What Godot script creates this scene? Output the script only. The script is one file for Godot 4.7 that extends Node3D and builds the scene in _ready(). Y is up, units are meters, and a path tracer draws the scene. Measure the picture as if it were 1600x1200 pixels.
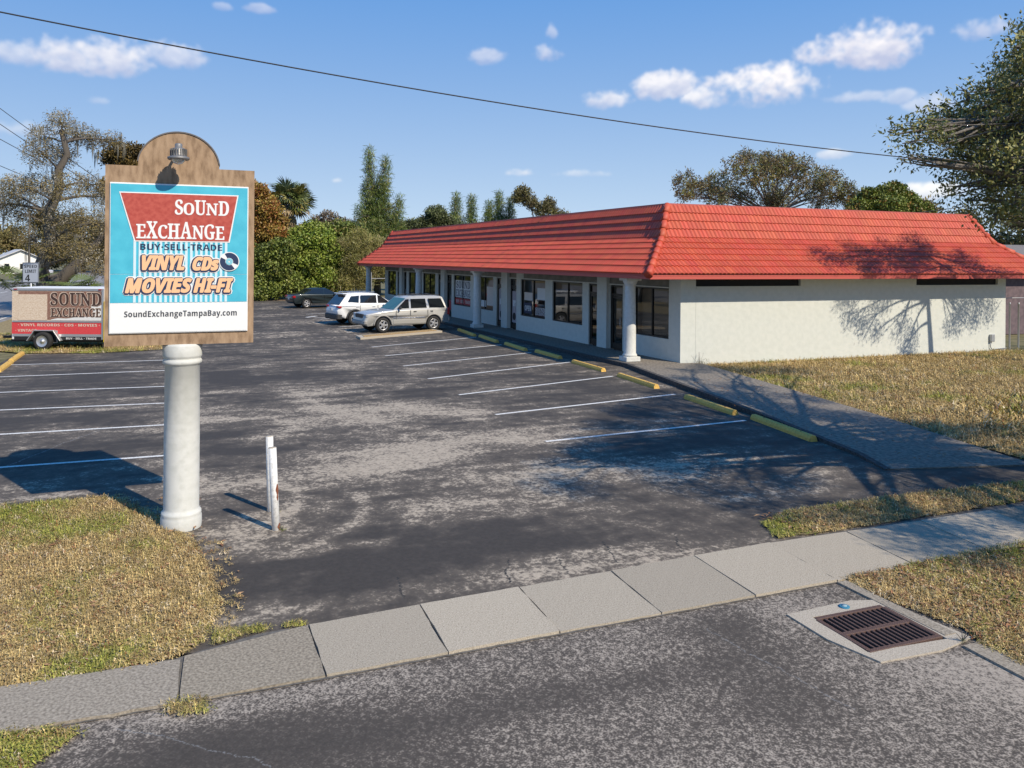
extends Node3D

const V := Vector3(-0.0579, 0, -0.9983)          # along the shop front, away from the side street
const CORNER := Vector3(15.0, 0, -23.13)         # street corner of the shop
var rng := RandomNumberGenerator.new()
var used := {}
var M := {}
var leafs := {}


class MB:
	var st := SurfaceTool.new()
	var col := Color.WHITE
	var empty := true
	func _init(smooth := false):
		st.begin(Mesh.PRIMITIVE_TRIANGLES)
		st.set_smooth_group(0 if smooth else -1)
	func group(smooth: bool):
		st.set_smooth_group(0 if smooth else -1)
	func vert(p: Vector3, uv := Vector2.ZERO):
		st.set_color(col)
		st.set_uv(uv)
		st.add_vertex(p)
		empty = false
	func tri(a: Vector3, b: Vector3, c: Vector3, ua := Vector2.ZERO, ub := Vector2.ZERO, uc := Vector2.ZERO):   # counter-clockwise seen from outside
		vert(a, ua); vert(c, uc); vert(b, ub)
	func quad(a: Vector3, b: Vector3, c: Vector3, d: Vector3, u := [Vector2.ZERO, Vector2(1, 0), Vector2(1, 1), Vector2(0, 1)]):
		tri(a, b, c, u[0], u[1], u[2])
		tri(a, c, d, u[0], u[2], u[3])
	func hexa(p: Array):
		quad(p[4], p[5], p[6], p[7]); quad(p[3], p[2], p[1], p[0]); quad(p[0], p[1], p[5], p[4])
		quad(p[1], p[2], p[6], p[5]); quad(p[2], p[3], p[7], p[6]); quad(p[3], p[0], p[4], p[7])
	func box(c: Vector3, s: Vector3, b := Basis.IDENTITY):
		var h := s / 2.0
		var p := []
		for y in [-h.y, h.y]:
			for q in [[-1, 1], [1, 1], [1, -1], [-1, -1]]:
				p.append(c + b * Vector3(q[0] * h.x, y, q[1] * h.z))
		hexa(p)
	func bevel(c: Vector3, s: Vector3, e: float, b := Basis.IDENTITY):
		var h := s / 2.0
		var P := {}
		for x in [-1, 1]:
			for y in [-1, 1]:
				for z in [-1, 1]:
					for a in 3:
						var q := Vector3(x * h.x, y * h.y, z * h.z)
						for k in 3:
							if k != a:
								q[k] -= e * [x, y, z][k]
						P[[x, y, z, a]] = c + b * q
		for a in 3:
			var i := (a + 1) % 3
			var j := (a + 2) % 3
			for s1 in [-1, 1]:
				var w := []
				for q in [[-1, -1], [1, -1], [1, 1], [-1, 1]]:
					var k := [0, 0, 0, a]
					k[a] = s1; k[i] = q[0]; k[j] = q[1]
					w.append(P[k])
				if s1 > 0: quad(w[0], w[1], w[2], w[3])
				else: quad(w[3], w[2], w[1], w[0])
			for s1 in [-1, 1]:
				for s2 in [-1, 1]:
					var k1 := [0, 0, 0, i]; var k2 := [0, 0, 0, i]; var k3 := [0, 0, 0, j]; var k4 := [0, 0, 0, j]
					for k in [k1, k2, k3, k4]:
						k[i] = s1; k[j] = s2
					k1[a] = -1; k2[a] = 1; k3[a] = -1; k4[a] = 1
					if s1 * s2 > 0: quad(P[k1], P[k3], P[k4], P[k2])
					else: quad(P[k1], P[k2], P[k4], P[k3])
		for x in [-1, 1]:
			for y in [-1, 1]:
				for z in [-1, 1]:
					var t := [P[[x, y, z, 0]], P[[x, y, z, 1]], P[[x, y, z, 2]]]
					if x * y * z > 0: tri(t[0], t[1], t[2])
					else: tri(t[0], t[2], t[1])
	func tube(pts: Array, rad: Array, n := 8, cap := true):
		var rings := []
		var up := Vector3(0.31, 0.17, 0.93)
		for i in pts.size():
			var d: Vector3 = pts[mini(i + 1, pts.size() - 1)] - pts[maxi(i - 1, 0)]
			d = d.normalized()
			var x := up.cross(d).normalized()
			if x.length() < 0.5: x = Vector3.RIGHT
			var y := d.cross(x)
			up = d.cross(x).cross(d) if false else up
			var ring := []
			for k in n:
				var a := TAU * k / n
				ring.append(pts[i] + (x * cos(a) + y * sin(a)) * rad[i])
			rings.append(ring)
		for i in pts.size() - 1:
			for k in n:
				var l := (k + 1) % n
				quad(rings[i][k], rings[i][l], rings[i + 1][l], rings[i + 1][k], [Vector2(float(k) / n, i), Vector2(float(k + 1) / n, i), Vector2(float(k + 1) / n, i + 1), Vector2(float(k) / n, i + 1)])
		if cap:
			for k in range(1, n - 1):
				tri(rings[0][0], rings[0][k + 1], rings[0][k])
				tri(rings[-1][0], rings[-1][k], rings[-1][k + 1])
	func lathe(prof: Array, n := 24, at := Vector3.ZERO, b := Basis.IDENTITY):   # prof: [radius, height] upwards
		for i in prof.size() - 1:
			for k in n:
				var a := TAU * k / n
				var a2 := TAU * (k + 1) / n
				var f := func(r, an): return at + b * Vector3(cos(an) * r[0], r[1], -sin(an) * r[0])
				var p0 = f.call(prof[i], a); var p1 = f.call(prof[i], a2); var p2 = f.call(prof[i + 1], a2); var p3 = f.call(prof[i + 1], a)
				if prof[i][0] < 1e-5: tri(p0, p2, p3)
				elif prof[i + 1][0] < 1e-5: tri(p0, p1, p3)
				else: quad(p0, p1, p2, p3)
	func poly(pts: Array, y: float, rect := Rect2(0, 0, 1, 1)):    # flat polygon [x, z], seen from above
		var pv := PackedVector2Array()
		for q in pts: pv.append(Vector2(q[0], q[1]))
		var ix := Geometry2D.triangulate_polygon(pv)
		for k in range(0, ix.size(), 3):
			var a := pv[ix[k]]; var b := pv[ix[k + 1]]; var c := pv[ix[k + 2]]
			if (b - a).cross(c - a) > 0:
				var t := b; b = c; c = t
			var w := []
			for q in [a, b, c]: w.append(Vector2((q.x - rect.position.x) / rect.size.x, (q.y - rect.position.y) / rect.size.y))
			tri(Vector3(a.x, y, a.y), Vector3(b.x, y, b.y), Vector3(c.x, y, c.y), w[0], w[1], w[2])
	func slab(pts: Array, y0: float, y1: float):   # polygon with sides; pts [x, z] or [x, z, top]
		var pv := PackedVector2Array()
		var top := {}
		for q in pts:
			pv.append(Vector2(q[0], q[1]))
			top[Vector2(q[0], q[1])] = q[2] if q.size() > 2 else y1
		if Geometry2D.is_polygon_clockwise(pv): pv.reverse()
		var ix := Geometry2D.triangulate_polygon(pv)
		for k in range(0, ix.size(), 3):
			var t := [pv[ix[k]], pv[ix[k + 1]], pv[ix[k + 2]]]
			if (t[1] - t[0]).cross(t[2] - t[0]) > 0: t = [t[0], t[2], t[1]]
			tri(Vector3(t[0].x, top[t[0]], t[0].y), Vector3(t[1].x, top[t[1]], t[1].y), Vector3(t[2].x, top[t[2]], t[2].y))
		var ccw := 0.0
		for i in pv.size(): ccw += pv[i].cross(pv[(i + 1) % pv.size()])
		for i in pv.size():
			var a := pv[i]; var b := pv[(i + 1) % pv.size()]
			if ccw > 0: var t := a; a = b; b = t
			quad(Vector3(a.x, y0, a.y), Vector3(b.x, y0, b.y), Vector3(b.x, top[b], b.y), Vector3(a.x, top[a], a.y))
	func done() -> ArrayMesh:
		if not empty: st.generate_normals()
		return st.commit()


func numbered(p: Node, called: String) -> String:
	var k := str(p.get_instance_id()) + called
	used[k] = used.get(k, -1) + 1
	return called if used[k] == 0 else "%s_%03d" % [called, used[k]]


func tag(o: Node, label: String, category := "", group := ""):
	o.set_meta("label", label)
	if category: o.set_meta("category", category)
	if group: o.set_meta("group", group)


func thing(called: String, label: String, category: String, at := Vector3.ZERO, turn := 0.0, group := "") -> Node3D:
	var o := Node3D.new()
	o.name = numbered(self, called)
	add_child(o, true)
	o.position = at
	o.rotation.y = turn
	tag(o, label, category, group)
	return o


func part(called: String, mb, mat: Material, parent: Node = null) -> MeshInstance3D:
	var o := MeshInstance3D.new()
	o.mesh = mb.done() if mb is MB else mb
	o.material_override = mat
	var p: Node = parent if parent else self
	o.name = numbered(p, called)
	p.add_child(o, true)
	return o


func single(called: String, mb, mat: Material, label: String, category: String, at := Vector3.ZERO, group := "") -> MeshInstance3D:
	var o := part(called, mb, mat)
	o.position = at
	tag(o, label, category, group)
	return o


func struct(called: String, mb, mat: Material, kind := "structure") -> MeshInstance3D:
	var o := part(called, mb, mat)
	o.set_meta("kind", kind)
	return o


func lin(r: float, g: float, b: float, a := 1.0) -> Color:
	return Color(r, g, b, a).linear_to_srgb()


func noise(freq: float, octaves := 4, seed_ := 1, kind := FastNoiseLite.TYPE_SIMPLEX_SMOOTH) -> FastNoiseLite:
	var n := FastNoiseLite.new()
	n.noise_type = kind
	n.frequency = freq
	n.fractal_octaves = octaves
	n.seed = seed_
	return n


func mat(c: Color, rough := 0.8, metal := 0.0) -> StandardMaterial3D:
	var m := StandardMaterial3D.new()
	m.albedo_color = c
	m.roughness = rough
	m.metallic = metal
	return m


func mottled(stops: Array, freq: float, metres: float, rough := 0.9, bump := 0.0, seed_ := 3, octaves := 5, size := 512, grain := 0.0) -> StandardMaterial3D:
	# stops: [position, linear colour] along the noise value; laid over the world by three planes, one repeat per so many metres
	var m := mat(Color.WHITE, rough)
	var im := noise(freq, octaves, seed_).get_seamless_image(size, size)
	im.convert(Image.FORMAT_L8)
	var d := im.get_data()
	var lut := []
	for i in 256:
		var t := i / 255.0
		var c: Color = stops[0][1]
		for k in stops.size() - 1:
			if t >= stops[k][0]:
				c = (stops[k][1] as Color).lerp(stops[k + 1][1], clampf((t - stops[k][0]) / (stops[k + 1][0] - stops[k][0]), 0, 1))
		lut.append(c.linear_to_srgb())
	var out := PackedByteArray()
	out.resize(d.size() * 3)
	rng.seed = seed_
	var gr := []
	for i in 997: gr.append(int(rng.randfn(0.0, grain * 255.0)))
	for i in d.size():
		var c: Color = lut[clampi(d[i] + gr[(i * 7 + (i >> 9) * 131) % 997], 0, 255) if grain > 0.0 else d[i]]
		out[i * 3] = c.r8; out[i * 3 + 1] = c.g8; out[i * 3 + 2] = c.b8
	m.albedo_texture = ImageTexture.create_from_image(Image.create_from_data(size, size, false, Image.FORMAT_RGB8, out))
	if bump > 0.0:
		m.heightmap_enabled = true
		m.heightmap_texture = ImageTexture.create_from_image(im)
		m.heightmap_scale = bump
	m.uv1_triplanar = true
	m.uv1_world_triplanar = true
	m.uv1_scale = Vector3.ONE / metres
	return m


func text_mesh(s: String, font: String, w: float, h: float, deep := 0.004, shear := 0.0, fat := 0.0, lift := []) -> ArrayMesh:
	# lettering fitted to w x h, centred, facing +z; lift: a height step for each letter
	var f := SystemFont.new()
	f.font_names = PackedStringArray([font])
	f.font_weight = 700
	var pieces := []
	if lift.is_empty():
		pieces.append([s, 0.0, 1.0])
	else:
		for i in s.length(): pieces.append([s[i], lift[i % lift.size()], 1.0])
	var verts := []
	var lo := Vector2(1e9, 1e9)
	var hi := -lo
	var pen := 0.0
	for q in pieces:
		if q[0] == " ":
			pen += 0.3
			continue
		var tm := TextMesh.new()
		tm.font = f
		tm.font_size = 48
		tm.pixel_size = 1.0 / 48
		tm.depth = 0.1
		tm.curve_step = 1.2
		tm.text = q[0]
		var a := tm.surface_get_arrays(0)
		var v: PackedVector3Array = a[Mesh.ARRAY_VERTEX]
		var bx0 := 1e9
		var bx1 := -1e9
		for p in v: bx0 = minf(bx0, p.x); bx1 = maxf(bx1, p.x)
		for i in v.size():
			if not lift.is_empty():
				v[i].x += pen - bx0
				v[i].y = v[i].y * (1.0 + 0.12 * sin(q[1] * 40.0)) + q[1]
			lo = lo.min(Vector2(v[i].x, v[i].y)); hi = hi.max(Vector2(v[i].x, v[i].y))
		pen += bx1 - bx0 + 0.05
		verts.append([v, a[Mesh.ARRAY_INDEX], a[Mesh.ARRAY_NORMAL]])
	var P := PackedVector3Array()
	var NN := PackedVector3Array()
	var I := PackedInt32Array()
	var offs := [Vector2.ZERO]
	if fat > 0.0:
		for k in 10: offs.append(Vector2.from_angle(TAU * k / 10) * fat)
	for oi in offs.size():
		var o: Vector2 = offs[oi]
		for q in verts:
			var base := P.size()
			NN.append_array(q[2])
			for p in q[0]:
				var x: float = (p.x - (lo.x + hi.x) / 2) / (hi.x - lo.x) * (w - absf(shear) * h)
				var y: float = (p.y - (lo.y + hi.y) / 2) / (hi.y - lo.y) * h
				P.append(Vector3(x + y * shear + o.x, y + o.y, (p.z * 10.0 + 0.5) * deep * (1.0 + oi * 0.02)))
			if q[1] == null or q[1].is_empty():
				for i in q[0].size(): I.append(base + i)
			else:
				for i in q[1]: I.append(base + i)
	var arr := []
	arr.resize(Mesh.ARRAY_MAX)
	arr[Mesh.ARRAY_VERTEX] = P
	arr[Mesh.ARRAY_NORMAL] = NN
	arr[Mesh.ARRAY_INDEX] = I
	var am := ArrayMesh.new()
	am.add_surface_from_arrays(Mesh.PRIMITIVE_TRIANGLES, arr)
	return am


func lettering(parent: Node, s: String, font: String, m: Material, at: Vector3, b: Basis, w: float, h: float, deep := 0.004, shear := 0.0, fat := 0.0, lift := []) -> MeshInstance3D:
	var o := part("lettering", text_mesh(s, font, w, h, deep, shear, fat, lift), m, parent)
	o.transform = Transform3D(b, at)
	return o


func scatter(called: String, mesh: Mesh, m: Material, places: Array, tints: Array, parent: Node = null, kind := "") -> MultiMeshInstance3D:
	var mm := MultiMesh.new()
	mm.transform_format = MultiMesh.TRANSFORM_3D
	mm.use_colors = true
	mm.mesh = mesh
	mm.instance_count = places.size()
	for i in places.size():
		mm.set_instance_transform(i, places[i])
		mm.set_instance_color(i, tints[i])
	var o := MultiMeshInstance3D.new()
	o.multimesh = mm
	o.material_override = m
	var p: Node = parent if parent else self
	o.name = numbered(p, called)
	p.add_child(o, true)
	if kind: o.set_meta("kind", kind)
	return o


func foliage(called: String, mesh: ArrayMesh, m: Material, places: Array, tints: Array, parent: Node) -> MeshInstance3D:
	# many leaf clusters joined into one mesh
	var a := mesh.surface_get_arrays(0)
	var v: PackedVector3Array = a[Mesh.ARRAY_VERTEX]
	var nn: PackedVector3Array = a[Mesh.ARRAY_NORMAL]
	var P := PackedVector3Array()
	var N := PackedVector3Array()
	var C := PackedColorArray()
	var c := PackedColorArray()
	c.resize(v.size())
	for i in places.size():
		var t: Transform3D = places[i]
		P.append_array(t * v)
		N.append_array(Transform3D(t.basis.orthonormalized(), Vector3.ZERO) * nn)
		c.fill(tints[i])
		C.append_array(c)
	var arr := []
	arr.resize(Mesh.ARRAY_MAX)
	arr[Mesh.ARRAY_VERTEX] = P
	arr[Mesh.ARRAY_NORMAL] = N
	arr[Mesh.ARRAY_COLOR] = C
	var am := ArrayMesh.new()
	am.add_surface_from_arrays(Mesh.PRIMITIVE_TRIANGLES, arr)
	return part(called, am, m, parent)


func rdir() -> Vector3:
	var z := rng.randf_range(-1, 1)
	var a := rng.randf() * TAU
	var r := sqrt(1 - z * z)
	return Vector3(r * cos(a), z, r * sin(a))


func leaf_cluster(n: int, length: float, width: float, seed_: int, hang := 0.0) -> ArrayMesh:   # leaves through a unit ball
	rng.seed = seed_
	var mb := MB.new()
	for i in n:
		var p := rdir() * pow(rng.randf(), 0.45)
		var d := (rdir() + p * 0.8 + Vector3(0, -hang, 0)).normalized()
		var s := d.cross(rdir()).normalized()
		var up := s.cross(d)
		var l := length * rng.randf_range(0.7, 1.25)
		var w := width * rng.randf_range(0.8, 1.2) / 2
		var mid := p + d * l * 0.45 - up * w * 0.35
		mb.tri(p, mid + s * w + up * w * 0.35, p + d * l)
		mb.tri(p, p + d * l, mid - s * w + up * w * 0.35)
	return mb.done()


func leaf_mat(rough := 0.55) -> StandardMaterial3D:
	var m := mat(Color.WHITE, rough)
	m.vertex_color_use_as_albedo = true
	m.backlight_enabled = true
	m.backlight = Color(0.35, 0.4, 0.15)
	m.cull_mode = BaseMaterial3D.CULL_DISABLED
	return m


func mix3(a: Color, b: Color, c: Color, share: float) -> Color:
	var k := a.lerp(b, rng.randf())
	if rng.randf() < share: k = c.lerp(k, rng.randf() * 0.4)
	return k * rng.randf_range(0.75, 1.25)


func bez(a: Vector3, b: Vector3, c: Vector3, n: int) -> Array:
	var out := []
	for i in n + 1:
		var t := float(i) / n
		out.append(a.lerp(b, t).lerp(b.lerp(c, t), t))
	return out


# A tree: spine = its trunk from the ground up, clumps = [x, y, z, radius] of foliage, all in metres from the world's origin.
func tree(called: String, label: String, category: String, spine: Array, r0: float, clumps: Array, o: Dictionary, group := "") -> Node3D:
	var base: Vector3 = spine[0]
	var t := thing(called, label, category, base, 0.0, group)
	rng.seed = hash(label)
	var mb := MB.new(true)
	var pts := []
	var rad := []
	for i in spine.size():
		pts.append(spine[i] - base)
		rad.append(r0 * lerpf(1.0, 0.3, float(i) / maxi(1, spine.size() - 1)) * (1.35 if i == 0 else 1.0))
	mb.tube(pts, rad, 9)
	var where := []
	var tint := []
	var per: float = o.get("per", 26)
	var cr: float = o.get("size", 0.4)
	for c in clumps:
		var q := Vector3(c[0], c[1], c[2]) - base
		var from: Vector3 = pts[-1]
		var fr: float = rad[-1]
		var best := 1e9
		for i in range(1 if pts.size() > 2 else 0, pts.size()):
			for f in [0.0, 0.5]:
				var s: Vector3 = pts[i].lerp(pts[maxi(0, i - 1)], f)
				var cost := s.distance_to(q) + maxf(0, s.y - q.y + 0.4) * 2.5
				if o.has("droop"): cost = absf(s.y - q.y - o.droop)
				if cost < best: best = cost; from = s; fr = rad[i]
		var L := from.distance_to(q)
		var mid := from.lerp(q, 0.5) + Vector3(0, L * 0.12, 0) + rdir() * L * 0.12
		var br := bez(from, mid, q, 6)
		var rr := []
		var b0 := minf(fr * 0.7, 0.02 + L * 0.028)
		for i in 7: rr.append(lerpf(b0, 0.012, i / 6.0))
		mb.tube(br, rr, 6, false)
		for k in o.get("twigs", 7):
			var s: Vector3 = br[rng.randi_range(3, 6)]
			var e: Vector3 = q + rdir() * c[3] * rng.randf_range(0.6, 1.1)
			mb.tube(bez(s, s.lerp(e, 0.5) + rdir() * 0.12, e, 3), [0.022, 0.016, 0.011, 0.006].map(func(v): return v * o.get("twig", 1.0)), 4, false)
		var tone := rng.randf_range(0.8, 1.2)
		var n := int(per * pow(c[3] / cr, o.get("power", 1.7)))
		for k in n:
			var d := rdir()
			d.y *= o.get("flat", 0.8)
			var p: Vector3 = q + d * c[3] * pow(rng.randf(), 0.4)
			var bs := Basis(rdir(), rng.randf() * TAU) if not o.get("upright", false) else Basis(Vector3.UP, rng.randf() * TAU)
			where.append(Transform3D(bs.scaled(Vector3.ONE * cr * rng.randf_range(0.7, 1.25)), p))
			var k3 := mix3(o.a, o.b, o.get("c", o.b), o.get("share", 0.0)) * tone
			tint.append(Color(k3.r, k3.g, k3.b))
	part("trunk", mb, o.get("bark", M.bark), t)
	foliage("crown", o.leaf, o.get("leafmat", M.leaf), where, tint, t)
	if o.has("moss"):
		var mw := []
		var mt := []
		for i in o.moss:
			var c = clumps[rng.randi() % clumps.size()]
			var q: Vector3 = Vector3(c[0], c[1], c[2]) - base + rdir() * float(c[3]) * 0.9
			mw.append(Transform3D(Basis(Vector3.UP, rng.randf() * TAU).scaled(Vector3(1, rng.randf_range(0.5, 1.5), 1) * 0.6), q))
			mt.append(Color(0.16, 0.155, 0.13) * rng.randf_range(0.7, 1.2))
		foliage("hanging_moss", M_moss(), M.leaf, mw, mt, t)
	return t


func M_moss() -> Mesh:
	if leafs.has("moss"): return leafs.moss
	var mb := MB.new()
	rng.seed = 77
	for i in 9:
		var p := Vector3(rng.randf_range(-0.25, 0.25), 0, rng.randf_range(-0.25, 0.25))
		var w := Vector3(0.035, 0, 0).rotated(Vector3.UP, rng.randf() * TAU)
		var l := rng.randf_range(0.7, 1.6)
		var q := p + Vector3(rng.randf_range(-0.1, 0.1), -l * 0.5, rng.randf_range(-0.1, 0.1))
		mb.tri(p, p + w, q + w); mb.tri(p, q + w, q - w * 0.3); mb.tri(q - w * 0.3, q + w, q + Vector3(0, -l * 0.5, 0))
	leafs.moss = mb.done()
	return leafs.moss


func sky_cover() -> ImageTexture:
	var W := 4096
	var H := 2048
	var im := Image.create(W, H, false, Image.FORMAT_RGBA8)
	var n := noise(0.02, 4, 11)
	var n2 := noise(0.09, 4, 12)
	# azimuth and height of the middle, half width, half height (degrees), thickness
	var list := [[23.8, 13.6, 4.2, 1.9, 1.15], [17.3, 11.5, 4.3, 1.8, 1.2], [10.7, 11.9, 2.4, 1.5, 0.85], [13.3, 10.9, 1.8, 1.1, 0.8], [6.4, 11.1, 2.2, 0.95, 0.75],
		[-28.3, 12.3, 4.4, 1.6, 0.8], [-22.8, 12.9, 2.2, 1.2, 0.6], [-31.8, 12.0, 2.4, 1.1, 0.55], [-1.8, 14.1, 1.8, 0.9, 0.5], [2.5, 14.4, 1.3, 0.9, 0.6], [2.7, 15.7, 0.6, 0.8, 0.4],
		[30.3, 14.0, 1.8, 1.0, 0.6], [0.5, 6.1, 1.5, 0.45, 0.6], [27.5, 4.4, 3.0, 0.8, 0.7], [21.8, 7.0, 1.3, 0.45, 0.5], [23.4, 10.6, 2.2, 0.6, 0.4], [25.7, 10.4, 1.4, 0.75, 0.4], [27.6, 9.8, 2.0, 1.0, 0.45],
		[-17.7, 16.4, 1.1, 0.5, 0.4], [-20.0, 16.3, 0.8, 0.4, 0.3], [-27.5, 9.7, 0.9, 0.4, 0.3], [-12.4, 5.3, 0.6, 0.3, 0.45], [-31.3, 7.6, 2.8, 0.7, 0.3], [4.5, 6.0, 2.4, 0.4, 0.3]]
	rng.seed = 42
	for i in 34:
		var az := rng.randf_range(40, 320)
		list.append([az, rng.randf_range(6, 40), rng.randf_range(1.5, 6), rng.randf_range(0.7, 2.2), rng.randf_range(0.4, 1.1)])
	for c in list:
		var cx := int(fposmod((c[0] - 68.96) / 360.0 + 0.25, 1.0) * W)
		var cy := int((0.5 - c[1] / 180.0) * H)
		var rx := int(c[2] / 360.0 * W * 1.3)
		var ry := int(c[3] / 180.0 * H * 1.4)
		for y in range(maxi(0, cy - ry), mini(H, cy + ry)):
			for x in range(cx - rx, cx + rx):
				var dx := (x - cx) / (rx / 1.3)
				var dy := (y - cy) / (ry / 1.4)
				if dy > 0: dy *= 1.5
				var v: float = 1.0 - dx * dx - dy * dy + n.get_noise_2d(x, y * 1.4) * 0.75 + n2.get_noise_2d(x, y) * 0.42 + 0.02
				if v <= 0: continue
				var edge := clampf((1.35 - maxf(absf(dx), absf(dy))) * 3.0, 0, 1)
				var a: float = clampf(v * 1.05, 0, 1) * edge
				a = a * a * (3 - 2 * a) * minf(1.0, c[4])
				var shade := clampf(0.5 - dy * 0.75 + n2.get_noise_2d(x * 0.6, y) * 0.5, 0, 1)
				var k := Color(0.27, 0.14, 0.01).lerp(Color(0.74, 0.53, 0.22), shade)
				var xx := posmod(x, W)
				var old := im.get_pixel(xx, y)
				if a > old.a:
					k = k.linear_to_srgb()
					im.set_pixel(xx, y, Color(k.r, k.g, k.b, a))
	return ImageTexture.create_from_image(im)


func lot_texture(x0: float, z0: float, w: float, h: float, W: int, H: int, worn: Array, sealed: Array, o: Dictionary) -> ImageTexture:
	# asphalt: dark sealer, worn through to pale stones where the wheels run; worn and sealed: [x, z, rx, rz, strength]
	var cw := 224
	var ch := 224
	var ctl := Image.create(cw, ch, false, Image.FORMAT_RGB8)
	for j in ch:
		for i in cw:
			var x := x0 + (i + 0.5) / cw * w
			var z := z0 + (j + 0.5) / ch * h
			var a: float = o.get("base", 0.42)
			for b in worn:
				var d: float = pow((x - b[0]) / b[2], 2) + pow((z - b[1]) / b[3], 2)
				a += b[4] * exp(-d)
			for b in sealed:
				var d: float = pow((x - b[0]) / b[2], 2) + pow((z - b[1]) / b[3], 2)
				a -= b[4] * exp(-d)
			for b in o.get("arcs", []):      # [x, z, radius, from, to, half width, strength] in degrees
				var q := Vector2(x - b[0], z - b[1])
				var an := rad_to_deg(q.angle())
				if an > b[3] and an < b[4]:
					a += b[6] * exp(-pow((q.length() - b[2]) / b[5], 2)) * smoothstep(0, 12, minf(an - b[3], b[4] - an))
			for b in o.get("patches", []):   # [x0, z0, x1, z1, change]
				if x > b[0] and x < b[2] and z > b[1] and z < b[3]: a += b[4]
			ctl.set_pixel(i, j, Color(clampf(a, 0, 1), 0, 0))
	ctl.resize(W, H, Image.INTERPOLATE_CUBIC)
	var cd := ctl.get_data()
	var m := W / w     # pixels in a metre
	var big := noise(0.35 / m, 5, 21).get_image(W, H).get_data()
	var mid := noise(2.6 / m, 5, 22).get_image(W, H).get_data()
	var st := noise(1.5 / m, 5, 23).get_image(W / 4, H)
	st.convert(Image.FORMAT_L8)
	st.resize(W, H, Image.INTERPOLATE_CUBIC)
	var swd := st.get_data()
	var fin := noise(0.33, 3, 24, FastNoiseLite.TYPE_VALUE).get_image(W, H).get_data()
	rng.seed = 99
	var spk := PackedInt32Array()
	for i in 4093: spk.append(rng.randi_range(-o.get("speck", 60), o.get("speck", 60)))
	var out := PackedByteArray()
	out.resize(W * H * 3)
	var lut := PackedByteArray()   # [tone 64] x [speck 64] -> rgb
	lut.resize(64 * 64 * 3)
	var dark: Color = o.get("dark", Color(0.040, 0.034, 0.029))
	var grey: Color = o.get("grey", Color(0.100, 0.083, 0.066))
	var pale: Color = o.get("pale", Color(0.385, 0.325, 0.25))
	for t in 64:
		for s in 64:
			var tt := t / 63.0
			var ss := s / 63.0
			var ground := dark.lerp(grey, smoothstep(0.05, 0.6, tt)) * (0.78 + 0.44 * ss)
			var p := smoothstep(0.28, 1.0, tt) * 0.8
			var show := smoothstep(1.0 - p - o.get("hard", 0.34), 1.0 - p + o.get("hard", 0.3), ss) * smoothstep(0.15, 0.6, tt)
			var c := ground.lerp(pale * (0.75 + 0.35 * ss), show).linear_to_srgb()
			var k := (t * 64 + s) * 3
			lut[k] = c.r8; lut[k + 1] = c.g8; lut[k + 2] = c.b8
	var kb: float = o.get("blotch", 0.5)
	var ks: float = o.get("streak", 0.55)
	var km: float = o.get("streak", 0.55) * 0.75
	for i in W * H:
		var a := cd[i * 3] + int((big[i] - 128) * kb + (swd[i] - 128) * ks + (mid[i] - 128) * km)
		var k := (clampi(a >> 2, 0, 63) * 64 + clampi((fin[i] + spk[(i * 13 + (i >> 11) * 577) % 4093]) >> 2, 0, 63)) * 3
		var q := i * 3
		out[q] = lut[k]; out[q + 1] = lut[k + 1]; out[q + 2] = lut[k + 2]
	var im := Image.create_from_data(W, H, false, Image.FORMAT_RGB8, out)
	for cr in o.get("cracks", []):      # thin dark cracks and pale filled ones: [x, z, x, z, tone]
		rng.seed = int(cr[0] * 100)
		var n := int(Vector2(cr[2] - cr[0], cr[3] - cr[1]).length() * m * 1.2)
		var wob := Vector2.ZERO
		for s in n:
			var f := float(s) / n
			wob += Vector2(rng.randf_range(-1, 1), rng.randf_range(-1, 1)) * 0.6
			wob *= 0.985
			var px := int((lerpf(cr[0], cr[2], f) - x0) * m + wob.x)
			var py := int((lerpf(cr[1], cr[3], f) - z0) / h * H + wob.y)
			if rng.randf() < 0.25: continue
			if px > 0 and py > 0 and px < W - 1 and py < H - 1:
				im.set_pixel(px, py, Color(cr[4], cr[4], cr[4]))
				if rng.randf() < 0.25: im.set_pixel(px + 1, py, Color(cr[4], cr[4], cr[4]))
	return ImageTexture.create_from_image(im)


func setup() -> void:
	var cam := Camera3D.new()
	cam.name = "camera"
	add_child(cam)
	cam.transform = Transform3D(Basis(Vector3.UP, -deg_to_rad(21.04)) * Basis(Vector3.BACK, deg_to_rad(0.46)), Vector3(0, 3.6, 0))
	cam.set_frustum(0.096, Vector2(0, -0.01568), 0.1, 900.0)
	cam.current = true
	var we := WorldEnvironment.new()
	we.name = "environment"
	var e := Environment.new()
	e.background_mode = Environment.BG_SKY
	var sm := ProceduralSkyMaterial.new()
	sm.sky_top_color = lin(0.014, 0.212, 0.63)
	sm.sky_horizon_color = lin(0.57, 0.71, 0.83)
	sm.sky_curve = 0.15
	sm.ground_bottom_color = lin(0.13, 0.12, 0.10)
	sm.ground_horizon_color = lin(0.45, 0.5, 0.52)
	sm.sun_angle_max = 20.0
	sm.sky_cover = sky_cover()
	e.sky = Sky.new()
	e.sky.sky_material = sm
	e.tonemap_mode = Environment.TONE_MAPPER_LINEAR
	e.tonemap_exposure = 1.12
	e.sdfgi_enabled = true
	e.ssao_enabled = true
	e.ssil_enabled = true
	we.environment = e
	add_child(we)
	var sun := DirectionalLight3D.new()
	sun.name = "sun"
	sun.basis = Basis.looking_at(Vector3(-0.54, -1.08, -1.10))
	sun.light_energy = 1.6
	sun.light_color = Color(1.0, 0.95, 0.87)
	sun.light_angular_distance = 0.5
	sun.shadow_enabled = true
	add_child(sun)


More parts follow.
